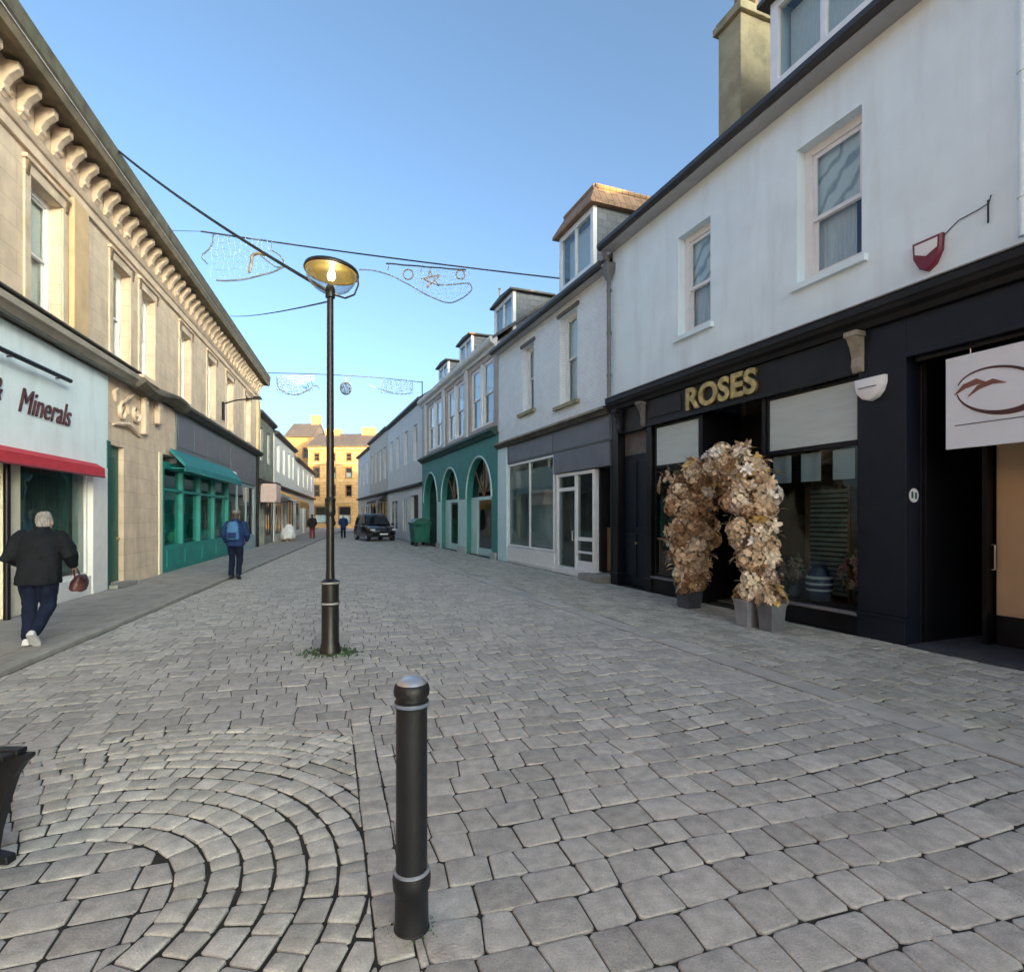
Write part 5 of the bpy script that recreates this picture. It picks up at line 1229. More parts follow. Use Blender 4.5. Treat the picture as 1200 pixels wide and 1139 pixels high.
for k in range(210):
    t_ = (k + rnd()) / 210; c, r = along(t_); d = rdir(); d.y += .35; p = c + d.normalized() * r * ru(.45, .88)
    fl.cur = random.choice((0, 0, 1, 1, 2, 4, 3, 6, 1)) if t_ < .6 else random.choice((0, 0, 4, 4, 2, 1)); pompom(fl, p, ru(.08, .17), 50)
for k in range(1500):
    t_ = rnd(); c, r = along(t_); d = rdir(); p = c + d * r * ru(.5, 1.0)
    if k < 420:
        fl.cur = random.choice((0, 1, 1, 2, 4, 6, 5)) if t_ < .6 else random.choice((0, 4, 2, 0))
        blossom(fl, p, d + Vector((0, .35, .15)), ru(.07, .15), random.choice((5, 6, 7)), random.choice((2, 3)))
    elif k < 1250: leaf(lv, p, d + rdir() * .7, (0, 0, 1), ru(.10, .20), ru(.07, .12))
    else: leaf(gr, c + d * r * .6, d + rdir(), (0, 0, 1), ru(.10, .2), ru(.03, .06))
fl.build('blossoms', FLOW, AR.root, recalc=False); lv.build('dried_leaves', LEAFB, AR.root, recalc=False); gr.build('foliage', LEAFG, AR.root, recalc=False)
def planter(a, y, w, h, label, m=POT, flowers=0):
    P = Front(RS, 'planter', label, 'planter', a, y, .0, 'planters at the florist door')
    q = P.loc(); q.loft([[(sx * s_, sy * s_, z) for sx, sy in ((-1, -1), (1, -1), (1, 1), (-1, 1))] for s_, z in ((w * .40, .004), (w * .5, h * .9), (w * .53, h * .9), (w * .53, h), (w * .45, h), (w * .45, h - .05))])
    q.build('pot', m, P.root, bev=.006)
    q = P.loc(); q.box(-w * .44, w * .44, -w * .44, w * .44, h - .06, h - .045); q.build('soil', JOINT, P.root)
    if flowers:
        q = P.loc(); g = P.loc()
        for k in range(flowers):
            d = rdir(); d.z = abs(d.z); p = Vector((0, 0, h)) + Vector((d.x * w * .7, d.y * w * .7, d.z * w * .9)); q.cur = random.choice((0, 1, 4, 5, 5, 2)); blossom(q, p, d, ru(.04, .08), 8, 2)
            leaf(g, Vector((0, 0, h)) + d * w * .3, d, (0, 0, 1), ru(.1, .2), .05)
        q.build('blossoms', FLOW, P.root, recalc=False); g.build('foliage', LEAFB, P.root, recalc=False)
planter(.58, .86, .27, .40, 'square grey planter under the arch foot nearest the porch', POT, 34)
planter(.96, .92, .27, .40, 'square grey planter between the other arch planter and the doorway', mat('pale_grey_pot', (.24, .245, .26), .75, .2, 5, .2, 30), 34)
planter(2.62, .62, .34, .38, 'dark planter under the arch foot by the brown flower window', mat('dark_pot', (.06, .065, .075), .7, .2, 5, .2, 30), 30)
def bouquet(a, y, z, h, r, n, cols, label, vase=None, cat='bouquet', grp='flowers displayed in the florist windows'):
    P = Front(RS, 'bouquet', label, cat, a, y, z, grp)
    q = P.loc(); q.lathe([(.0, 0), (.06, 0), (.085, h * .25), (.05, h * .42), (.065, h * .45), (.05, h * .45), (.0, h * .40)], 14, cap=False); q.build('vase', vase or POT, P.root, smooth=50)
    q = P.loc(); g = P.loc(); s_ = P.loc()
    for k in range(n):
        d = rdir(); p = Vector((0, 0, h)) + Vector((d.x * r, d.y * r * .55, d.z * r * .8)); q.cur = random.choice(cols); blossom(q, p, d + Vector((0, .7, .1)), ru(.05, .11), 8, 2)
        if k % 3 == 0: s_.tube([(ru(-.03, .03), ru(-.03, .03), h * .42), tuple(p)], .005, 4)
        leaf(g, Vector((0, 0, h)) + Vector((d.x * r, d.y * r * .5, d.z * r)) * .8, d + rdir() * .5, (0, 0, 1), ru(.1, .22), .06)
    q.build('blossoms', FLOW + [PINKF], P.root, recalc=False); s_.build('stems', TWIG, P.root); g.build('foliage', LEAFG if 7 in cols else LEAFB, P.root, recalc=False)
bouquet(4.15, -.22, 1.25, 1.0, .42, 70, (0, 2, 4, 4, 0), 'highest bunch of rust and tan flowers at the far side of the left florist window', POT)
bouquet(3.55, -.26, 1.15, .95, .40, 70, (0, 1, 0, 3), 'highest bunch of beige flowers beside the flower arch in the left window', POT)
bouquet(4.1, -.24, .37, .55, .34, 50, (1, 6, 3, 4), 'low bunch of cream flowers in the far corner of the left window', POT)
bouquet(3.5, -.22, .37, .5, .36, 55, (6, 1, 0), 'low bunch of white flowers beside the arch foot in the left window', SIGNW)
T_ = Front(RS, 'display_stand', 'dark two-legged display shelf behind the left florist window', 'shelf', 3.82, -.24, .37)
q = T_.loc(); q.box(-.62, .62, -.2, .2, .74, .78); q.build('shelf', WOOD, T_.root)
q = T_.loc(); q.box(-.6, -.56, -.18, .18, 0, .74); q.build('leg', WOOD, T_.root); q = T_.loc(); q.box(.56, .6, -.18, .18, 0, .74); q.build('leg', WOOD, T_.root)
bouquet(.12, -.26, .305, .5, .26, 40, (7, 7, 3), 'bunch of dusky pink flowers at the porch end of the right window', mat('plum_vase', (.07, .02, .04), .3, .2, 5))
bouquet(1.25, -.3, .305, .45, .22, 26, (4, 0, 7), 'small bunch of brown flowers beside the arch in the right window', POT)
V_ = Front(RS, 'vase', 'big blue and white striped vase in the right florist window', 'vase', .78, -.3, .305)
q = V_.loc(); q.lathe([(0, 0), (.11, 0), (.17, .15), (.19, .32), (.13, .48), (.10, .52), (.13, .56), (.09, .56), (.0, .5)], 20, cap=False); q.build('body', mat('deep_blue_glaze', (.03, .05, .14), .15, .2, 4), V_.root, smooth=50)
q = V_.loc()
for z, r in ((.18, .1755), (.27, .1875), (.36, .181)): q.lathe([(r, z), (r + .003, z + .01), (r + .003, z + .03), (r - .004, z + .04)], 20, cap=False)
q.build('stripe', SIGNW, V_.root, smooth=50)
for k, (a, lab) in enumerate(((1.28, 'beside the flower arch'), (.75, 'in the middle of the row'), (.22, 'nearest the porch'))):
    c = Front(RS, 'reflection_card', 'white card standing in for a reflection in the right florist window, ' + lab, 'card', a, -.10, 2.12, 'white cards standing in for reflections in the florist window')  # white sheets added in place of bright reflections on the glass
    q = c.loc(); n = 8; q.loft([[(-.17 + .34 * i / n, .012 * math.sin(i * .9 + k), z) for i in range(n + 1)] + [(.17 - .34 * i / n, .004 + .012 * math.sin((n - i) * .9 + k), z) for i in range(n + 1)] for z in (0, .2, .42)])
    q.build('sheet', SIGNW, c.root)
    q = c.loc(); q.tube([(0, .005, .42), (0, .005, .98)], .003, 4); q.build('thread', WIRE, c.root)
S = Front(RS, 'reflection_slats', 'pale slats standing in for a striped reflection behind the right florist window', 'screen', .95, -.70, .31)  # slats added in place of a striped wall reflected in the pane
q = S.loc()
for k in range(22): q.box(-.33, .33, -.012, .012, .08 + .075 * k, .13 + .075 * k)
q.build('slats', mat('pale_sage_wood', (.36, .42, .38), .7, .15, 4), S.root)
q = S.loc(); q.box(-.37, -.331, -.02, .02, 0, 1.76); q.build('post', WOOD, S.root); q = S.loc(); q.box(.331, .42, -.02, .02, 0, 1.76); q.build('post', WOOD, S.root)
# inside of the teal shop: shelves of goods
for k, a in enumerate((4.6, 6.4, 8.2, 10.1)):
    lab = ('dark lidded jar', 'pale round pot', 'tall green bottle vase', 'squat white bowl vase')[k] + ' on the window bed of the teal shop'
    v_ = Front(LS, 'ornament', lab, 'ornament', a, -.5, .762, 'ornaments in the teal shop window')
    q = v_.loc(); s_ = (.26, .22, .16, .26)[k]; h = (.5, .42, .75, .35)[k]
    q.lathe([(0, 0), (s_ * .6, 0), (s_, h * .4), (s_ * .8, h * .75), (s_ * .5, h * .85), (s_ * .6, h), (s_ * .4, h), (0, h * .8)], 16, cap=False)
    q.build('body', (BLACK, CREAM, DGREEN, SIGNW)[k], v_.root, smooth=50)
# ================================================================== PEOPLE
def cap_tube(mb, pts, rad, n=14):
    P = [Vector(p) for p in pts]; R_ = list(rad)
    t0 = (P[0] - P[1]).normalized(); t1 = (P[-1] - P[-2]).normalized()
    P = [P[0] + t0 * R_[0] * .92, P[0] + t0 * R_[0] * .6] + P + [P[-1] + t1 * R_[-1] * .6, P[-1] + t1 * R_[-1] * .92]
    R_ = [R_[0] * .35, R_[0] * .8] + R_ + [R_[-1] * .8, R_[-1] * .35]
    mb.tube([tuple(p) for p in P], R_, n)
def ring_stack(mb, rings, n=20):
    mb.loft([[(cx + rx * math.cos(2 * PI * k / n), cy_ + ry * math.sin(2 * PI * k / n), z) for k in range(n)] for cx, cy_, z, rx, ry in rings])
def hand(mb, wrist, aim, side, curl=.7, s=1.0):
    """palm, four unequal bent fingers and a thumb leaving the side of the palm"""
    w = Vector(wrist); f = Vector(aim).normalized(); inward = Vector((-side, 0, 0)); inward = (inward - f * inward.dot(f)).normalized()
    across = f.cross(inward).normalized()
    if across.y < 0: across = -across
    pc = w + f * .085 * s
    mb.loft([[tuple(w + f * d * s + across * (wd * s * math.cos(2 * PI * k / 12)) + inward * (th * s * math.sin(2 * PI * k / 12))) for k in range(12)] for d, wd, th in ((-.01, .024, .020), (.02, .034, .018), (.06, .043, .015), (.09, .040, .012), (.098, .03, .006))])
    for i, (o_, L_) in enumerate(((.031, .068), (.011, .076), (-.011, .070), (-.030, .055))):
        b = pc + across * o_ * s; d1 = (f + inward * curl * .5).normalized(); d2 = (f + inward * curl * 1.6).normalized(); d3 = (f * .4 + inward * curl * 2).normalized()
        cap_tube(mb, [b, b + d1 * L_ * .45 * s, b + (d1 * .45 + d2 * .32) * L_ * s, b + (d1 * .45 + d2 * .32 + d3 * .24) * L_ * s], [.0092 * s, .0085 * s, .008 * s, .007 * s], 8)
    b = w + f * .025 * s + across * .034 * s
    cap_tube(mb, [b, b + (across * .6 + f * .7 + inward * .3).normalized() * .035 * s, b + (across * .6 + f * .7 + inward * .3).normalized() * .035 * s + (f + inward * .5).normalized() * .03 * s], [.012 * s, .010 * s, .008 * s], 8)
def solid(mb, name, m, parent, vox, disp=0.0, dscale=14.0, smooth=2, loc=None, rotz=None):
    """fuse overlapping limbs into one continuous skin"""
    o = mb.build(name, m, None, recalc=True)
    r = o.modifiers.new('fuse', 'REMESH'); r.mode = 'VOXEL'; r.voxel_size = vox
    s_ = o.modifiers.new('soft', 'SMOOTH'); s_.iterations = smooth; s_.factor = .5
    bpy.context.view_layer.update(); dg = bpy.context.evaluated_depsgraph_get()
    me = bpy.data.meshes.new_from_object(o.evaluated_get(dg)); me.name = name; old = o.data; o.modifiers.clear(); o.data = me; bpy.data.meshes.remove(old)
    if disp:
        for v_ in me.vertices:
            c = v_.co; f = noise.noise(Vector((c.x * dscale, c.y * dscale, c.z * dscale * .45))) + .5 * noise.noise(Vector((c.x * dscale * .6 + 9, c.y * dscale * .6, c.z * dscale * 2.0)))
            v_.co = c + v_.normal * disp * f
    me.polygons.foreach_set('use_smooth', [True] * len(me.polygons)); me.update()
    if parent: o.parent = parent
    if loc is not None: o.location = loc
    if rotz is not None: o.rotation_euler.z = rotz
    return o
def person(label, x, y, z, rotz, J, coat, legs, hairm, shoe, vox=.009, coat_z=.78, group=None, bulk=1.0, cap=None, hairlen=.0):
    """J: joint positions in metres, person faces +Y"""
    b = MB(); N_ = Vector(J['neck']); Hd = Vector(J['head'])
    # trunk
    hipc = (Vector(J['hipL']) + Vector(J['hipR'])) / 2; shc = (Vector(J['shL']) + Vector(J['shR'])) / 2
    tr = []
    for f, rx, ry in ((-.10, .10, .085), (0, .155, .115), (.25, .150, .108), (.5, .150, .105), (.75, .165, .112), (.95, .155, .095), (1.06, .09, .07)):
        p = hipc.lerp(shc, f); tr.append((p.x, p.y, p.z, rx, ry))
    ring_stack(b, tr)
    cap_tube(b, [shc, N_, Hd + Vector((0, -.02, -.06))], [.060, .055, .052])
    ring_stack(b, [(Hd.x, Hd.y + dy, Hd.z + dz, rx, ry) for dz, dy, rx, ry in ((-.118, .045, .018, .022), (-.11, .035, .042, .045), (-.08, .018, .058, .072), (-.04, .008, .068, .088), (0, 0, .074, .096), (.045, -.004, .075, .098), (.08, -.006, .064, .086), (.105, -.008, .040, .056), (.115, -.008, .014, .02))])
    cap_tube(b, [Hd + Vector((0, .095, .012)), Hd + Vector((0, .112, -.025)), Hd + Vector((0, .108, -.035))], [.008, .013, .012], 10)      # nose
    cap_tube(b, [Hd + Vector((-.020, .086, -.066)), Hd + Vector((0, .092, -.066)), Hd + Vector((.020, .086, -.066))], [.006, .008, .006], 8)   # lips
    cap_tube(b, [Hd + Vector((-.045, .082, .022)), Hd + Vector((0, .094, .020)), Hd + Vector((.045, .082, .022))], [.008, .009, .008], 8)   # brow
    for s_ in (-1, 1): b.loft([[(Hd.x + s_ * (.074 + .012 * k_), Hd.y - .005 + .020 * r_ * math.cos(a_), Hd.z - .012 + .032 * r_ * math.sin(a_)) for a_ in [2 * PI * i / 10 for i in range(10)]] for k_, r_ in ((-.6, .7), (.3, 1), (.9, .9))])
    for S_, sd in (('L', -1), ('R', 1)):
        cap_tube(b, [J['sh' + S_], J['el' + S_], J['wr' + S_]], [.052, .043, .030])
        w_ = Vector(J['wr' + S_]); e_ = Vector(J['el' + S_]); hand(b, w_, J.get('aim' + S_, tuple(w_ - e_)), sd, J.get('curl', .8))
        cap_tube(b, [J['hip' + S_], J['kn' + S_], J['an' + S_]], [.082, .058, .040])
    body = solid(b, 'person', SKIN, None, vox * .72, smooth=1, loc=(x, y, z), rotz=rotz)
    tag(body, label, 'person', group)
    # shoes
    for S_ in ('L', 'R'):
        q = MB(); a = Vector(J['an' + S_]); t = Vector(J.get('toe' + S_, (0, 1, -.25))).normalized(); u_ = Vector((0, 0, 1)); u_ = (u_ - t * u_.dot(t)).normalized()
        sd_ = t.cross(u_); base = a - u_ * .062
        prof = [(-.085, .028, .055), (-.06, .038, .075), (0, .040, .085), (.06, .044, .060), (.12, .046, .045), (.165, .036, .036), (.185, .018, .025)]
        q.loft([[tuple(base + t * d + sd_ * wd * math.cos(2 * PI * k / 14) * 1.0 + u_ * (h_ * .5 + h_ * .5 * math.sin(2 * PI * k / 14))) for k in range(14)] for d, wd, h_ in prof])
        sh = solid(q, 'shoe', shoe, body, max(vox * .8, .006))
        q = MB(); q.loft([[tuple(base + t * d + sd_ * wd * 1.08 * math.cos(2 * PI * k / 14) + u_ * h_) for k, in [(k,) for k in range(14)]] for d, wd, h_ in ()] or [[tuple(base + t * d * 1.03 + sd_ * wd * 1.1 * s2 + u_ * h_) for d, wd, s2 in [(p[0], p[1], 1) for p in prof] + [(p[0], p[1], -1) for p in prof[::-1]]] for h_ in (-.004, .018)])
        q.build('sole', SHOEW if shoe is not SHOE else BLACK, sh)
    # trousers
    q = MB(); 
    ring_stack(q, [(hipc.x, hipc.y, hipc.z + d, rx, ry) for d, rx, ry in ((-.10, .13, .11), (0, .175, .135), (.08, .172, .130), (.14, .165, .125))])
    for S_ in ('L', 'R'):
        h_, k_, a_ = Vector(J['hip' + S_]), Vector(J['kn' + S_]), Vector(J['an' + S_])
        cap_tube(q, [h_, h_.lerp(k_, .5), k_, k_.lerp(a_, .5), k_.lerp(a_, .93)], [.102 * bulk, .090 * bulk, .076, .070, .068])
    solid(q, 'trousers', legs, body, vox, .011, 13)
    # coat with sleeves
    q = MB(); ln = (shc - hipc); drop = (hipc.z - coat_z) / ln.z
    tr = []
    for f, rx, ry in ((-drop, .205, .165), (-drop + .12, .208, .168), (.15, .195, .155), (.5, .195, .150), (.78, .205, .150), (.96, .185, .125), (1.06, .150, .10), (1.16, .085, .08)):
        p = hipc.lerp(shc, f); tr.append((p.x, p.y, p.z, rx * bulk, ry * bulk))
    ring_stack(q, tr, 26)
    q.lathe([(.078, -.03), (.082, 0), (.075, .04), (.065, .045)], 16, tuple(N_ + Vector((0, -.01, -.0))))
    for S_ in ('L', 'R'):
        cap_tube(q, [J['sh' + S_], Vector(J['sh' + S_]).lerp(Vector(J['el' + S_]), .5), J['el' + S_], Vector(J['el' + S_]).lerp(Vector(J['wr' + S_]), .88)], [.070 * bulk, .078 * bulk, .074 * bulk, .056])
    solid(q, 'jacket', coat, body, vox, .020, 9)
    # hair or cap
    q = MB()
    top = [(-.09 - hairlen, -.058, .045, .035), (-.06, -.045, .066, .062), (-.02, -.03, .078, .080), (.03, -.018, .084, .092), (.075, -.014, .076, .090), (.105, -.012, .055, .068), (.126, -.010, .02, .025)]
    ring_stack(q, [(Hd.x, Hd.y + dy, Hd.z + dz, rx, ry) for dz, dy, rx, ry in top])
    if cap is None: solid(q, 'hair', hairm, body, vox * .8, .007, 34, 1)
    else:
        solid(q, 'hair', hairm, body, vox * .8, .004, 30, 1)
        q = MB(); ring_stack(q, [(Hd.x, Hd.y + dy, Hd.z + dz, rx, ry) for dz, dy, rx, ry in ((.045, 0, .092, .112), (.075, .005, .105, .125), (.105, .0, .098, .115), (.128, -.005, .06, .07))])
        q.loft([[(Hd.x + s_ * .075, Hd.y + .09, Hd.z + .05 + d) for s_ in (-1, 1)] + [(Hd.x + s_ * .055, Hd.y + .165, Hd.z + .035 + d) for s_ in (1, -1)] for d in (0, .012)])
        solid(q, 'cap', cap, body, vox * .7)
    return body
walk = math.atan2(.2549, .967)
J1 = dict(hipL=(-.09, 0, .85), hipR=(.09, 0, .85), knL=(-.10, .045, .46), anL=(-.105, .0, .085), knR=(.075, .07, .46), anR=(-.005, -.13, .165),
          toeL=(-.05, 1, -.02), toeR=(.0, .75, -.62), shL=(-.185, .075, 1.31), shR=(.185, .075, 1.31), neck=(0, .115, 1.385), head=(.0, .185, 1.485),
          elL=(-.29, .0, 1.07), wrL=(-.24, .20, .96), elR=(.31, -.02, 1.09), wrR=(.30, .17, .93), aimR=(.05, .35, -1), aimL=(.1, .5, -.8))
person('grey haired person in a bulky charcoal jacket walking away past the white shop', -5.70, 6.78, .05, walk + .12, J1, JACK, JEANS, HAIRG, SHOEW, .009, .74, bulk=1.12)
Rz = Matrix.Rotation(walk + .12, 4, 'Z')
bl = Vector((-5.70, 6.78, .05)) + Rz @ Vector((.33, .20, .62))
t = empty('handbag', bl, walk + .12, 'soft oxblood leather bag hanging from the grey haired person\'s right hand', 'bag')
q = MB(); ring_stack(q, [(0, 0, 0, .06, .14), (0, 0, .015, .085, .17), (.0, 0, .10, .085, .165), (0, 0, .17, .055, .14), (0, 0, .20, .03, .12)], 20)
bb = solid(q, 'body', BAGL, t, .008, .008, 16); bb.rotation_euler = (0, math.radians(14), 0)
q = MB(); q.tube([(.0, -.10, .17), (-.02, -.07, .25), (-.028, 0, .285), (-.02, .07, .25), (.0, .10, .17)], .010, 8); q.build('handle', BAGL, t, smooth=60)
J2 = dict(hipL=(-.09, 0, .90), hipR=(.09, 0, .90), knL=(-.10, .10, .50), anL=(-.10, .02, .10), knR=(.10, .02, .49), anR=(.10, -.12, .11), toeL=(0, 1, .1), toeR=(0, 1, -.35),
          shL=(-.19, .03, 1.40), shR=(.19, .03, 1.40), neck=(0, .05, 1.49), head=(0, .075, 1.615), elL=(-.27, -.03, 1.14), wrL=(-.24, .12, .92), elR=(.27, .0, 1.14), wrR=(.23, .18, .97))
person('person in a blue jacket and grey cap walking away by the teal shop', -7.05, 14.35, 0.005, walk - .05, J2, BLUEJ, JEANS, HAIRB, SHOE, .011, .84, cap=mat('grey_cap_cloth', (.20, .185, .175), .85, .2, 9), bulk=1.06)
Rz = Matrix.Rotation(walk - .05, 4, 'Z')
t = empty('rucksack', Vector((-7.05, 14.35, .005)) + Rz @ Vector((0, -.20, 1.0)), walk - .05, 'light blue rucksack on the back of the person in the grey cap', 'rucksack')
q = MB(); ring_stack(q, [(0, 0, 0, .12, .06), (0, -.02, .02, .145, .09), (0, -.03, .22, .15, .10), (0, -.02, .38, .135, .085), (0, 0, .46, .09, .05)], 18); solid(q, 'pack', PACK, t, .011, .006, 14)
q = MB(); q.box(-.10, .10, -.155, -.11, .05, .19); q.build('pocket', BLUEJ, t, bev=.015)
for s_ in (-1, 1):
    q = MB(); q.tube([(s_ * .10, .03, .06), (s_ * .13, .12, .10), (s_ * .13, .34, .30), (s_ * .12, .28, .44), (s_ * .11, .06, .43)], .016, 6); q.build('strap', BLUEJ, t, smooth=60)
grp = 'people far up the street'
person('person in wine red trousers far up the street, left of the lamp post', -13.9, 39.2, 0, walk + .2, J2, DKCL, REDC, HAIRB, SHOE, .018, .80, grp)
person('person in a dark coat far up the street partly behind the lamp post', -12.75, 39.6, 0, walk - .1, J2, DKCL, DKCL, HAIRB, SHOE, .018, .60, grp)
person('person in a navy coat far up the street just right of the lamp post', -12.1, 40.4, 0, walk + PI, J2, BLUEJ, JEANS, HAIRG, SHOE, .018, .72, grp)

# ================================================================== VEHICLE, BIN, SACK
t = empty('parked_car', (-9.2, 37.6, 0), math.radians(-90 + 30), 'black estate car standing at the right of the far street', 'car')
def car_ring(x, zb, zt, hb, ht):
    p = [(-hb * .92, zb), (-hb, zb + .12), (-hb, zb + (zt - zb) * .55), (-ht, zt - .06), (-ht * .9, zt)]
    return [(x, y, z) for y, z in p] + [(x, -y, z) for y, z in p[::-1]]
q = MB(); q.loft([car_ring(x, *r) for x, r in ((-2.12, (.42, .80, .74, .70)), (-2.06, (.32, .98, .84, .78)), (-1.6, (.26, 1.05, .90, .84)), (-.8, (.24, 1.06, .91, .85)), (.4, (.24, 1.05, .91, .85)), (.9, (.24, 1.02, .91, .84)), (1.5, (.25, .95, .90, .80)), (1.98, (.30, .84, .84, .72)), (2.12, (.40, .70, .72, .62)))])
bd_ = q.build('body', CARP, t, smooth=40, bev=.02)
q = MB(); q.loft([[(x, -b_, 1.0), (x, b_, 1.0), (x2, t_, zt), (x2, -t_, zt)] for x, x2, b_, t_, zt in ((-2.02, -1.92, .80, .62, 1.55), (-1.6, -1.55, .82, .66, 1.74), (-.2, -.2, .83, .68, 1.78), (.35, .2, .83, .68, 1.74), (1.0, .45, .82, .62, 1.60))]); cb_ = q.build('cabin', CARP, t, smooth=30, bev=.02)
def quad_glass(pts, name):
    q = MB(); n_ = (Vector(pts[1]) - Vector(pts[0])).cross(Vector(pts[2]) - Vector(pts[1])).normalized()
    c_ = sum((Vector(p) for p in pts), Vector()) / 4
    if n_.dot(c_ - Vector((-.5, 0, 1.3))) < 0: n_ = -n_
    q.loft([[tuple(Vector(p) + n_ * d) for p in pts] for d in (.004, .012)]); return q.build(name, CARG, cb_)
quad_glass([(1.02, -.72, 1.06), (1.02, .72, 1.06), (.52, .58, 1.55), (.52, -.58, 1.55)], 'windscreen')
quad_glass([(-2.03, -.70, 1.08), (-2.03, .70, 1.08), (-1.95, .58, 1.48), (-1.95, -.58, 1.48)], 'rear_window')
for s_ in (-1, 1):
    for x0, x1, u0, u1 in ((-.05, .78, -.03, .32), (-.95, -.15, -.92, -.13), (-1.75, -1.05, -1.62, -1.02)):
        quad_glass([(x0, s_ * .832, 1.08), (x1, s_ * .832, 1.08), (u1, s_ * .70, 1.62), (u0, s_ * .70, 1.62)], 'side_window')
    q = MB(); q.loft([[(2.0 - d, s_ * y, z) for y, z in ((.52, .66), (.80, .68), (.80, .82), (.56, .80))] for d in (-.09, .12)]); q.build('headlight', LAMPC, t)
    q = MB(); q.box(-2.13, -2.05, min(s_ * .60, s_ * .80), max(s_ * .60, s_ * .80), .72, .98); q.build('tail_lamp', LAMPR, t)
    q = MB(); q.loft([[(.75 + d, s_ * y, z) for y, z in ((.90, 1.0), (1.08, 1.02), (1.08, 1.16), (.90, 1.12))] for d in (0, .12)]); q.build('mirror', CARP, t, bev=.02)
    for x in (1.32, -1.30):
        w = MB(); w.lathe([(.20, -.1), (.31, -.11), (.335, -.07), (.335, .07), (.31, .11), (.20, .1)], 24, cap=False)
        for i, (a, b_, c_) in enumerate(w.v): w.v[i] = (a + x, c_ + s_ * .80, b_ + .335)
        wh = w.build('wheel', TYRE, t, smooth=40)
        w = MB(); w.lathe([(0, .06), (.06, .075), (.10, .05), (.19, .06), (.205, .1), (.205, -.1), (0, -.1)], 20, cap=False)
        for i, (a, b_, c_) in enumerate(w.v): w.v[i] = (a + x, s_ * c_ + s_ * .80, b_ + .335)
        w.build('rim', RIM, wh, smooth=40)
q = MB(); q.box(2.10, 2.14, -.45, .45, .50, .62); q.build('grille', BLACK, t); q = MB(); q.box(2.02, 2.135, -.82, .82, .665, .69); q.build('bumper_trim', CHROME, t, bev=.005)
q = MB(); q.box(2.135, 2.15, -.26, .26, .42, .52); q.build('number_plate', ALARMW, t)
t = Front(RS, 'wheelie_bin', 'big green four wheeled refuse bin standing in the dark arch', 'bin', 25.0, .55, 0)
q = t.loc(); q.loft([[(sx * wx, sy * wy, z) for sx, sy in ((-1, -1), (1, -1), (1, 1), (-1, 1))] for wx, wy, z in ((.55, .38, .20), (.66, .46, 1.18), (.70, .50, 1.19), (.70, .50, 1.28))]); q.build('body', BINP, t.root, bev=.02)
q = t.loc(); n = 10; q.loft([[(x, -.50 + 1.0 * k / n, 1.285 + .22 * math.sin(PI * k / n)) for k in range(n + 1)] for x in (-.69, .69)]); q.build('lid', DGREEN, t.root, smooth=30)
for sx in (-1, 1):
    for sy in (-1, 1):
        q = t.loc(); q.tube([(sx * .46 - .03, sy * .30, .10), (sx * .46 + .03, sy * .30, .10)], .10, 14); q.box(sx * .46 - .05, sx * .46 + .05, sy * .30 - .03, sy * .30 + .03, .12, .22); q.build('wheel', TYRE, t.root)
for z in (.55, .85):
    q = t.loc(); q.box(-.5, .5, .41, .47, z, z + .05); q.build('rib', BINP, t.root, bev=.01)
q = t.loc(); q.tube([(-.72, .1, 1.1), (-.78, .1, 1.1), (-.78, .4, 1.1), (-.72, .4, 1.1)], .02, 6); q.build('handle', BLACK, t.root)
t = empty('bulk_sack', (-14.0, 35.2, .05), .3, 'white woven bulk sack on a pallet at the left kerb far up the street', 'sack')
q = MB(); ring_stack(q, [(0, 0, .14, .36, .36), (0, 0, .20, .42, .42), (.0, 0, .55, .44, .43), (.03, 0, .80, .34, .33), (.05, 0, .98, .16, .16), (.05, 0, 1.04, .10, .10)], 18); solid(q, 'bag', SACK, t, .02, .05, 5)
q = MB()
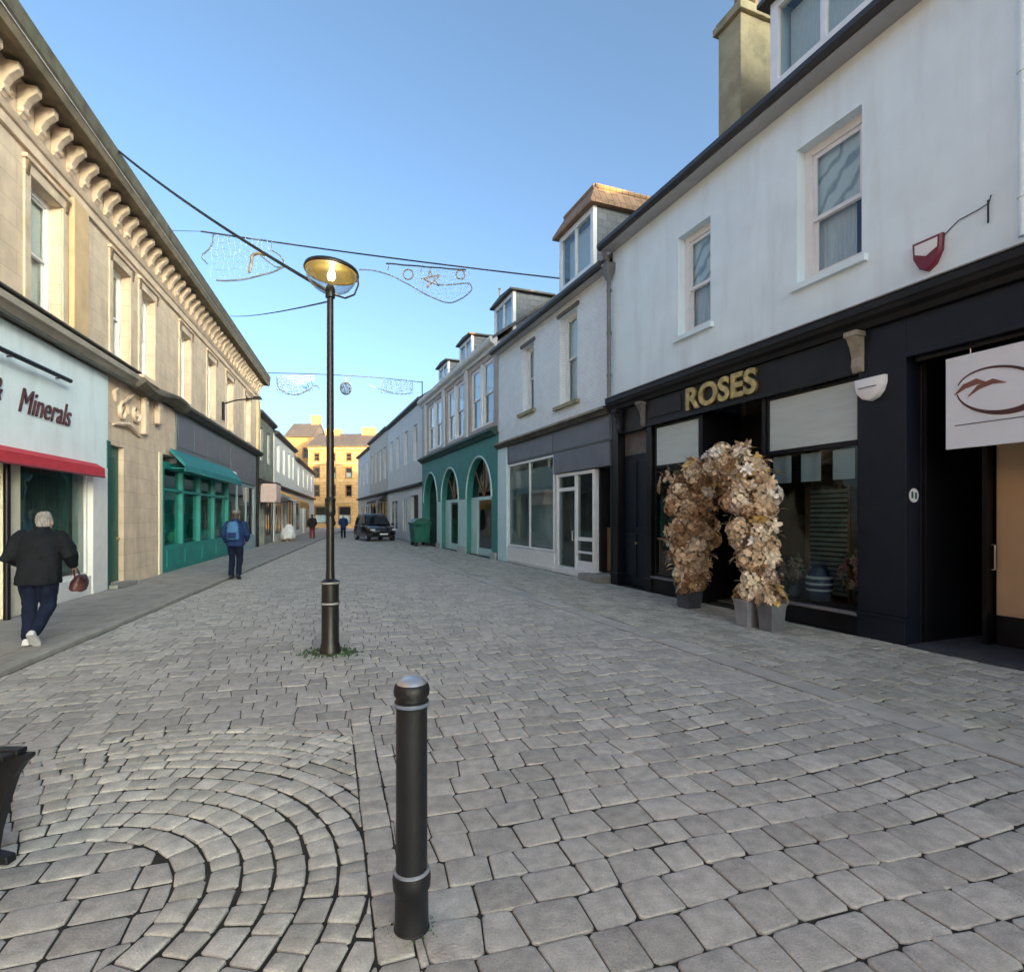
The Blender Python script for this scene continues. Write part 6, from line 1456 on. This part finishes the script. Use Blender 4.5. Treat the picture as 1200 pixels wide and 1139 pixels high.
for k in range(5): q.box(-.5, .5, -.5 + .21 * k, -.5 + .21 * k + .15, .10, .125)
for k in (-.42, -.06, .30): q.box(k, k + .12, -.5, .5, 0, .099)
q.build('pallet', WOOD, t)

# ================================================================== LIGHT, SKY, CAMERA
SUN_EL, SUN_AZ = math.radians(7.0), math.radians(136.0)        # azimuth clockwise from +Y: low sun behind the camera, over the right-hand roofs
w = bpy.data.worlds.new('World'); SC.world = w; w.use_nodes = True
N, L = w.node_tree.nodes, w.node_tree.links
sky = N.new('ShaderNodeTexSky'); sky.sky_type = 'NISHITA'; sky.sun_disc = False; sky.sun_elevation = SUN_EL; sky.sun_rotation = SUN_AZ
sky.air_density = .32; sky.dust_density = 4.0; sky.ozone_density = .8; sky.altitude = 20
L.new(sky.outputs[0], N['Background'].inputs['Color']); N['Background'].inputs['Strength'].default_value = .15
sun = bpy.data.lights.new('sun', 'SUN'); sun.energy = 3.6; sun.angle = math.radians(.5); sun.color = (1.0, .43, .15)
so = bpy.data.objects.new('sun', sun); COL.objects.link(so)
d = Vector((math.sin(SUN_AZ) * math.cos(SUN_EL), math.cos(SUN_AZ) * math.cos(SUN_EL), math.sin(SUN_EL)))
so.rotation_euler = d.to_track_quat('Z', 'Y').to_euler(); so.location = d * 60
cam = bpy.data.cameras.new('camera'); co = bpy.data.objects.new('camera', cam); COL.objects.link(co)
co.location = (0, 0, 1.6); co.rotation_euler = (PI / 2, 0, 0)
cam.sensor_width = 36; cam.lens = 36 * 660 / 1200; cam.shift_y = 35.5 / 1200; cam.clip_end = 2000; cam.clip_start = .05
SC.camera = co
SC.view_settings.view_transform = 'Standard'; SC.view_settings.look = 'None'; SC.view_settings.gamma = 1; SC.view_settings.exposure = 2.5
SC.view_settings.use_white_balance = True; SC.view_settings.white_balance_temperature = 6300; SC.view_settings.white_balance_tint = -6
SC.render.engine = 'CYCLES'; SC.cycles.max_bounces = 8; SC.cycles.transparent_max_bounces = 16; SC.cycles.use_denoising = True
SC.cycles.sample_clamp_indirect = 8
